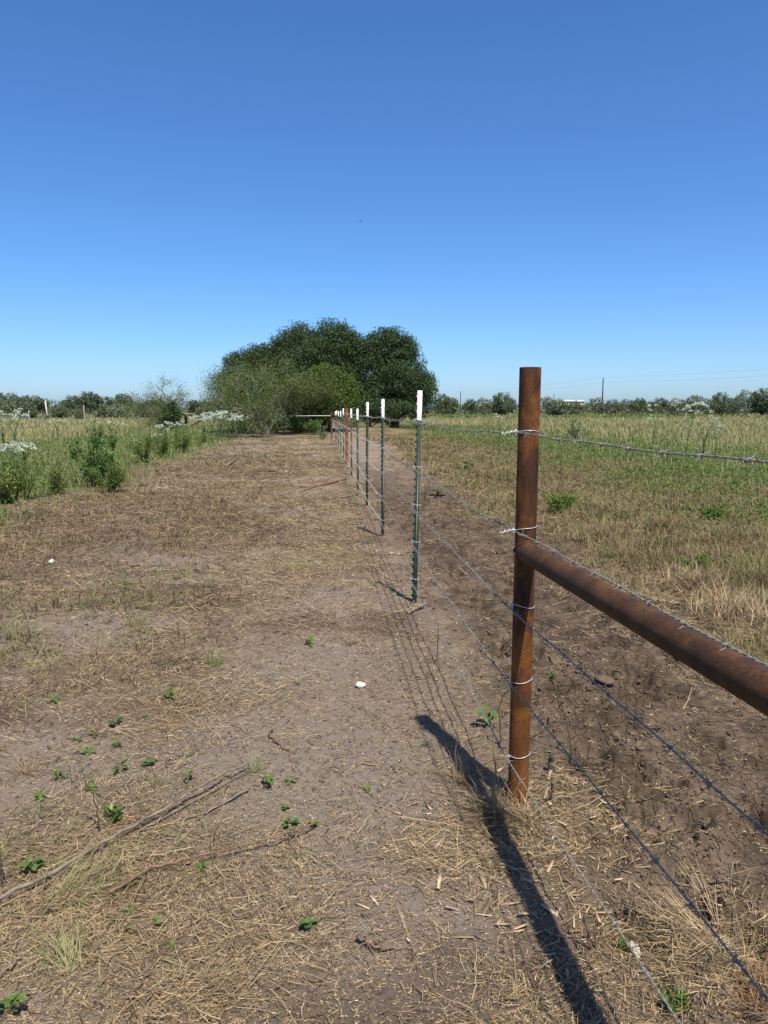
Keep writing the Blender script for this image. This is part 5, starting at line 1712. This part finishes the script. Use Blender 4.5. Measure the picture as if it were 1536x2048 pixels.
# short green sprigs on path
X, Y, r, rng = wedge(90000, 2, 40, seed=5)
s, z = zones(X, Y)
gp = sstep(0.56, 0.70, fbm(X * 1.1 + 3, Y * 1.1, 3, 102))
dens = z['path'] * (0.03 + 0.8 * gp) * sstep(0.8, 2.2, -s) + z['dead'] * (0.12 + 0.8 * gp) + z['green'] * 0.5
keep = rng.random(len(X)) < dens * np.where(r < 4.5, 0.12, 0.5)
X, Y, r = X[keep], Y[keep], r[keep]; n = len(X)
base = np.stack([X, Y, gz(X, Y) - 0.003], 1)
V, F = blades(base, rng.uniform(0, 6.28, n), rng.uniform(0.03, 0.12, n), np.abs(rng.normal(0.7, 0.4, n)), rng.uniform(0.1, 0.9, n), (0.0018 + 0.0006 * r) * rng.uniform(0.6, 1.4, n), 3, rng.normal(size=n) * 0.5)
stuff('short_green_grass', 'short thin green grass growing in patches', 'grass', V, F, M_grass)

# low weed cover, right and left green belts
X, Y, r, rng = wedge(480000, 7, 75, 34, seed=6)
s, z = zones(X, Y)
clump = sstep(0.40, 0.62, fbm(X * 0.9, Y * 0.9, 3, 103))
dens = z['green'] * (0.35 + 0.65 * clump) + z['tan'] * 0.06 + z['dead'] * (0.06 + sstep(3.4, 5.6, s) * 0.5) * clump
keep = rng.random(len(X)) < dens * np.where(s < 0, 0.42, 1.0)
X, Y, r, cl = X[keep], Y[keep], r[keep], clump[keep]; n = len(X)
hh = rng.random(n) ** 1.3 * (0.06 + 0.26 * cl) * np.where(side(X, Y) < 0, 1.0, 0.7)
C = np.stack([X, Y, gz(X, Y) + 0.01 + hh], 1)
V, F = leaves(C, (0.028 + 0.0012 * r) * rng.uniform(0.6, 1.4, n), 0.42, 0.5, rng)
stuff('low_weed_cover', 'low green weeds covering the ground in belts either side of the cleared strip', 'weeds', V, F, M_cover)

# taller green-yellow grass in left verge and along the green belts
X, Y, r, rng = wedge(150000, 9, 80, 34, seed=7)
s, z = zones(X, Y)
clump = sstep(0.40, 0.65, fbm(X * 0.7, Y * 0.7, 3, 104))
dens = z['green'] * (0.15 + 0.85 * clump) + (s < 0) * sstep(3.6, 5.2, -s) * 0.25 * clump * (z['path'] + z['green'])
keep = rng.random(len(X)) < dens * 0.6
X, Y, r = X[keep], Y[keep], r[keep]; n = len(X)
base = np.stack([X, Y, gz(X, Y) - 0.01], 1)
V, F = blades(base, rng.uniform(0, 6.28, n), rng.uniform(0.08, 0.32, n) * np.where(s[keep] < 0, 0.85, 0.7), np.abs(rng.normal(0.25, 0.2, n)), rng.uniform(0.1, 0.8, n), (0.003 + 0.0005 * r) * rng.uniform(0.6, 1.4, n), 3, rng.normal(size=n) * 0.4)
stuff('verge_grass', 'green and yellowish grass standing in the verges', 'grass', V, F, M_verge)

# tall pale pasture grass
X, Y, r, rng = wedge(260000, 14, 230, 34, seed=8)
s, z = zones(X, Y)
dens = z['tan'] * (0.35 + 0.65 * sstep(0.35, 0.6, fbm(X * 0.25, Y * 0.25, 3, 105)))
dens = dens + z['green'] * 0.10
inwood = np.exp(-((X + 5.0) ** 2 / 90 + (Y - 54) ** 2 / 60))
keep = rng.random(len(X)) < dens * 0.75 * (1 - np.clip(inwood * 1.5, 0, 1))
X, Y, r = X[keep], Y[keep], r[keep]; n = len(X)
base = np.stack([X, Y, gz(X, Y) - 0.02], 1)
V, F = blades(base, rng.uniform(0, 6.28, n), rng.uniform(0.18, 0.5, n) * np.clip(0.6 + r / 90, 0.7, 1.1) * np.where(s[keep] < 0, 0.75, 0.95), np.abs(rng.normal(0.2, 0.16, n)), rng.uniform(0.05, 0.7, n), (0.004 + 0.00055 * r) * rng.uniform(0.6, 1.5, n), 3, rng.normal(size=n) * 0.4)
stuff('pasture_grass', 'tall pale dry pasture grass covering the fields on both sides', 'grass', V, F, M_tan)

# clods of churned soil
X, Y, r, rng = wedge(60000, 1.3, 14, seed=9)
s, z = zones(X, Y)
keep = rng.random(len(X)) < (z['mud'] * (0.15 + 0.7 * sstep(0.42, 0.62, fbm(X * 2.1, Y * 2.1, 3, 61))) + z['path'] * 0.015)
X, Y, r = X[keep], Y[keep], r[keep]; n = len(X)
ico = np.array([(0, 0, 1), (0.9, 0, 0.3), (0.28, 0.85, 0.3), (-0.73, 0.53, 0.3), (-0.73, -0.53, 0.3), (0.28, -0.85, 0.3), (0, 0, -0.6)])
tri = np.array([(0, 1, 2), (0, 2, 3), (0, 3, 4), (0, 4, 5), (0, 5, 1), (6, 2, 1), (6, 3, 2), (6, 4, 3), (6, 5, 4), (6, 1, 5)])
sz = np.clip(np.exp(rng.normal(math.log(0.0048), 0.6, n)), 0.0015, 0.011) * np.clip(r / 3.5, 0.8, 1.4)
Vc = ico[None] * sz[:, None, None] * rng.uniform(0.65, 1.3, (n, 7, 1)) * np.array([1, 1, 0.75]) * rng.uniform(0.7, 1.3, (n, 1, 3))
an = rng.uniform(0, 6.28, n); ca, sa = np.cos(an)[:, None], np.sin(an)[:, None]
Vc = np.stack([Vc[..., 0] * ca - Vc[..., 1] * sa, Vc[..., 0] * sa + Vc[..., 1] * ca, Vc[..., 2]], -1)
Vc = Vc + np.stack([X, Y, gz(X, Y) + sz * 0.25], 1)[:, None]
F = (tri[None] + np.arange(n)[:, None, None] * 7).reshape(-1, 3)
stuff('soil_clods', 'loose dark clods on the churned soil right of the fence', 'clods', Vc.reshape(-1, 3), [F], M_clod)

# white specks: snail shells and grit
X, Y, r, rng = wedge(900, 1.3, 9, seed=10)
n = len(X)
sz = rng.uniform(0.0016, 0.0042, n) * np.clip(r / 3, 0.8, 1.8)
Vc = ico[None] * sz[:, None, None] * rng.uniform(0.8, 1.2, (n, 7, 1)) + np.stack([X, Y, gz(X, Y) + sz * 0.5], 1)[:, None]
F = (tri[None] + np.arange(n)[:, None, None] * 7).reshape(-1, 3)
stuff('pale_grit', 'tiny pale snail shells and grit specks on the soil', 'grit', Vc.reshape(-1, 3), [F], M_shell)

# wood chips round the post foot and in the foreground
rng = np.random.default_rng(12)
pts_ = []
for px, py, rr, nn in [(1120, 1640, 0.20, 170), (1000, 1720, 0.22, 170), (880, 1780, 0.14, 50), (1150, 1720, 0.2, 80), (1300, 1750, 0.25, 40), (1200, 1890, 0.16, 60), (900, 1600, 0.2, 40), (820, 1230, 0.15, 12)]:
    x, y = spot(px, py)
    pts_.append(np.stack([x + rng.normal(size=nn) * rr, y + rng.normal(size=nn) * rr], 1))
pts_ = np.concatenate(pts_); n = len(pts_)
L = np.clip(np.exp(rng.normal(math.log(0.022), 0.55, n)), 0.008, 0.07); W = L * rng.uniform(0.08, 0.24, n); T = W * 0.3
cube = np.array([(-1, -1, -1), (1, -0.7, -1), (1, 0.8, -1), (-1, 1, -1), (-1, -1, 1), (1, -0.7, 1), (1, 0.8, 1), (-1, 1, 1)]) * 0.5
Vc = cube[None] * np.stack([L, W, T], 1)[:, None]
an = rng.uniform(0, 6.28, n); ca, sa = np.cos(an)[:, None], np.sin(an)[:, None]
ti = rng.normal(size=n)[:, None] * 0.25
Vc = np.stack([Vc[..., 0], Vc[..., 1], Vc[..., 2] + Vc[..., 0] * np.sin(ti)], -1)
Vc = np.stack([Vc[..., 0] * ca - Vc[..., 1] * sa, Vc[..., 0] * sa + Vc[..., 1] * ca, Vc[..., 2]], -1)
Vc = Vc + np.stack([pts_[:, 0], pts_[:, 1], gz(pts_[:, 0], pts_[:, 1]) + 0.006], 1)[:, None]
qf = np.array([(0, 3, 2, 1), (4, 5, 6, 7), (0, 1, 5, 4), (1, 2, 6, 5), (2, 3, 7, 6), (3, 0, 4, 7)])
F = (qf[None] + np.arange(n)[:, None, None] * 8).reshape(-1, 4)
stuff('wood_chips', 'splintered pale wood chips strewn round the foot of the rusty post', 'wood chips', Vc.reshape(-1, 3), [F], M_chip)
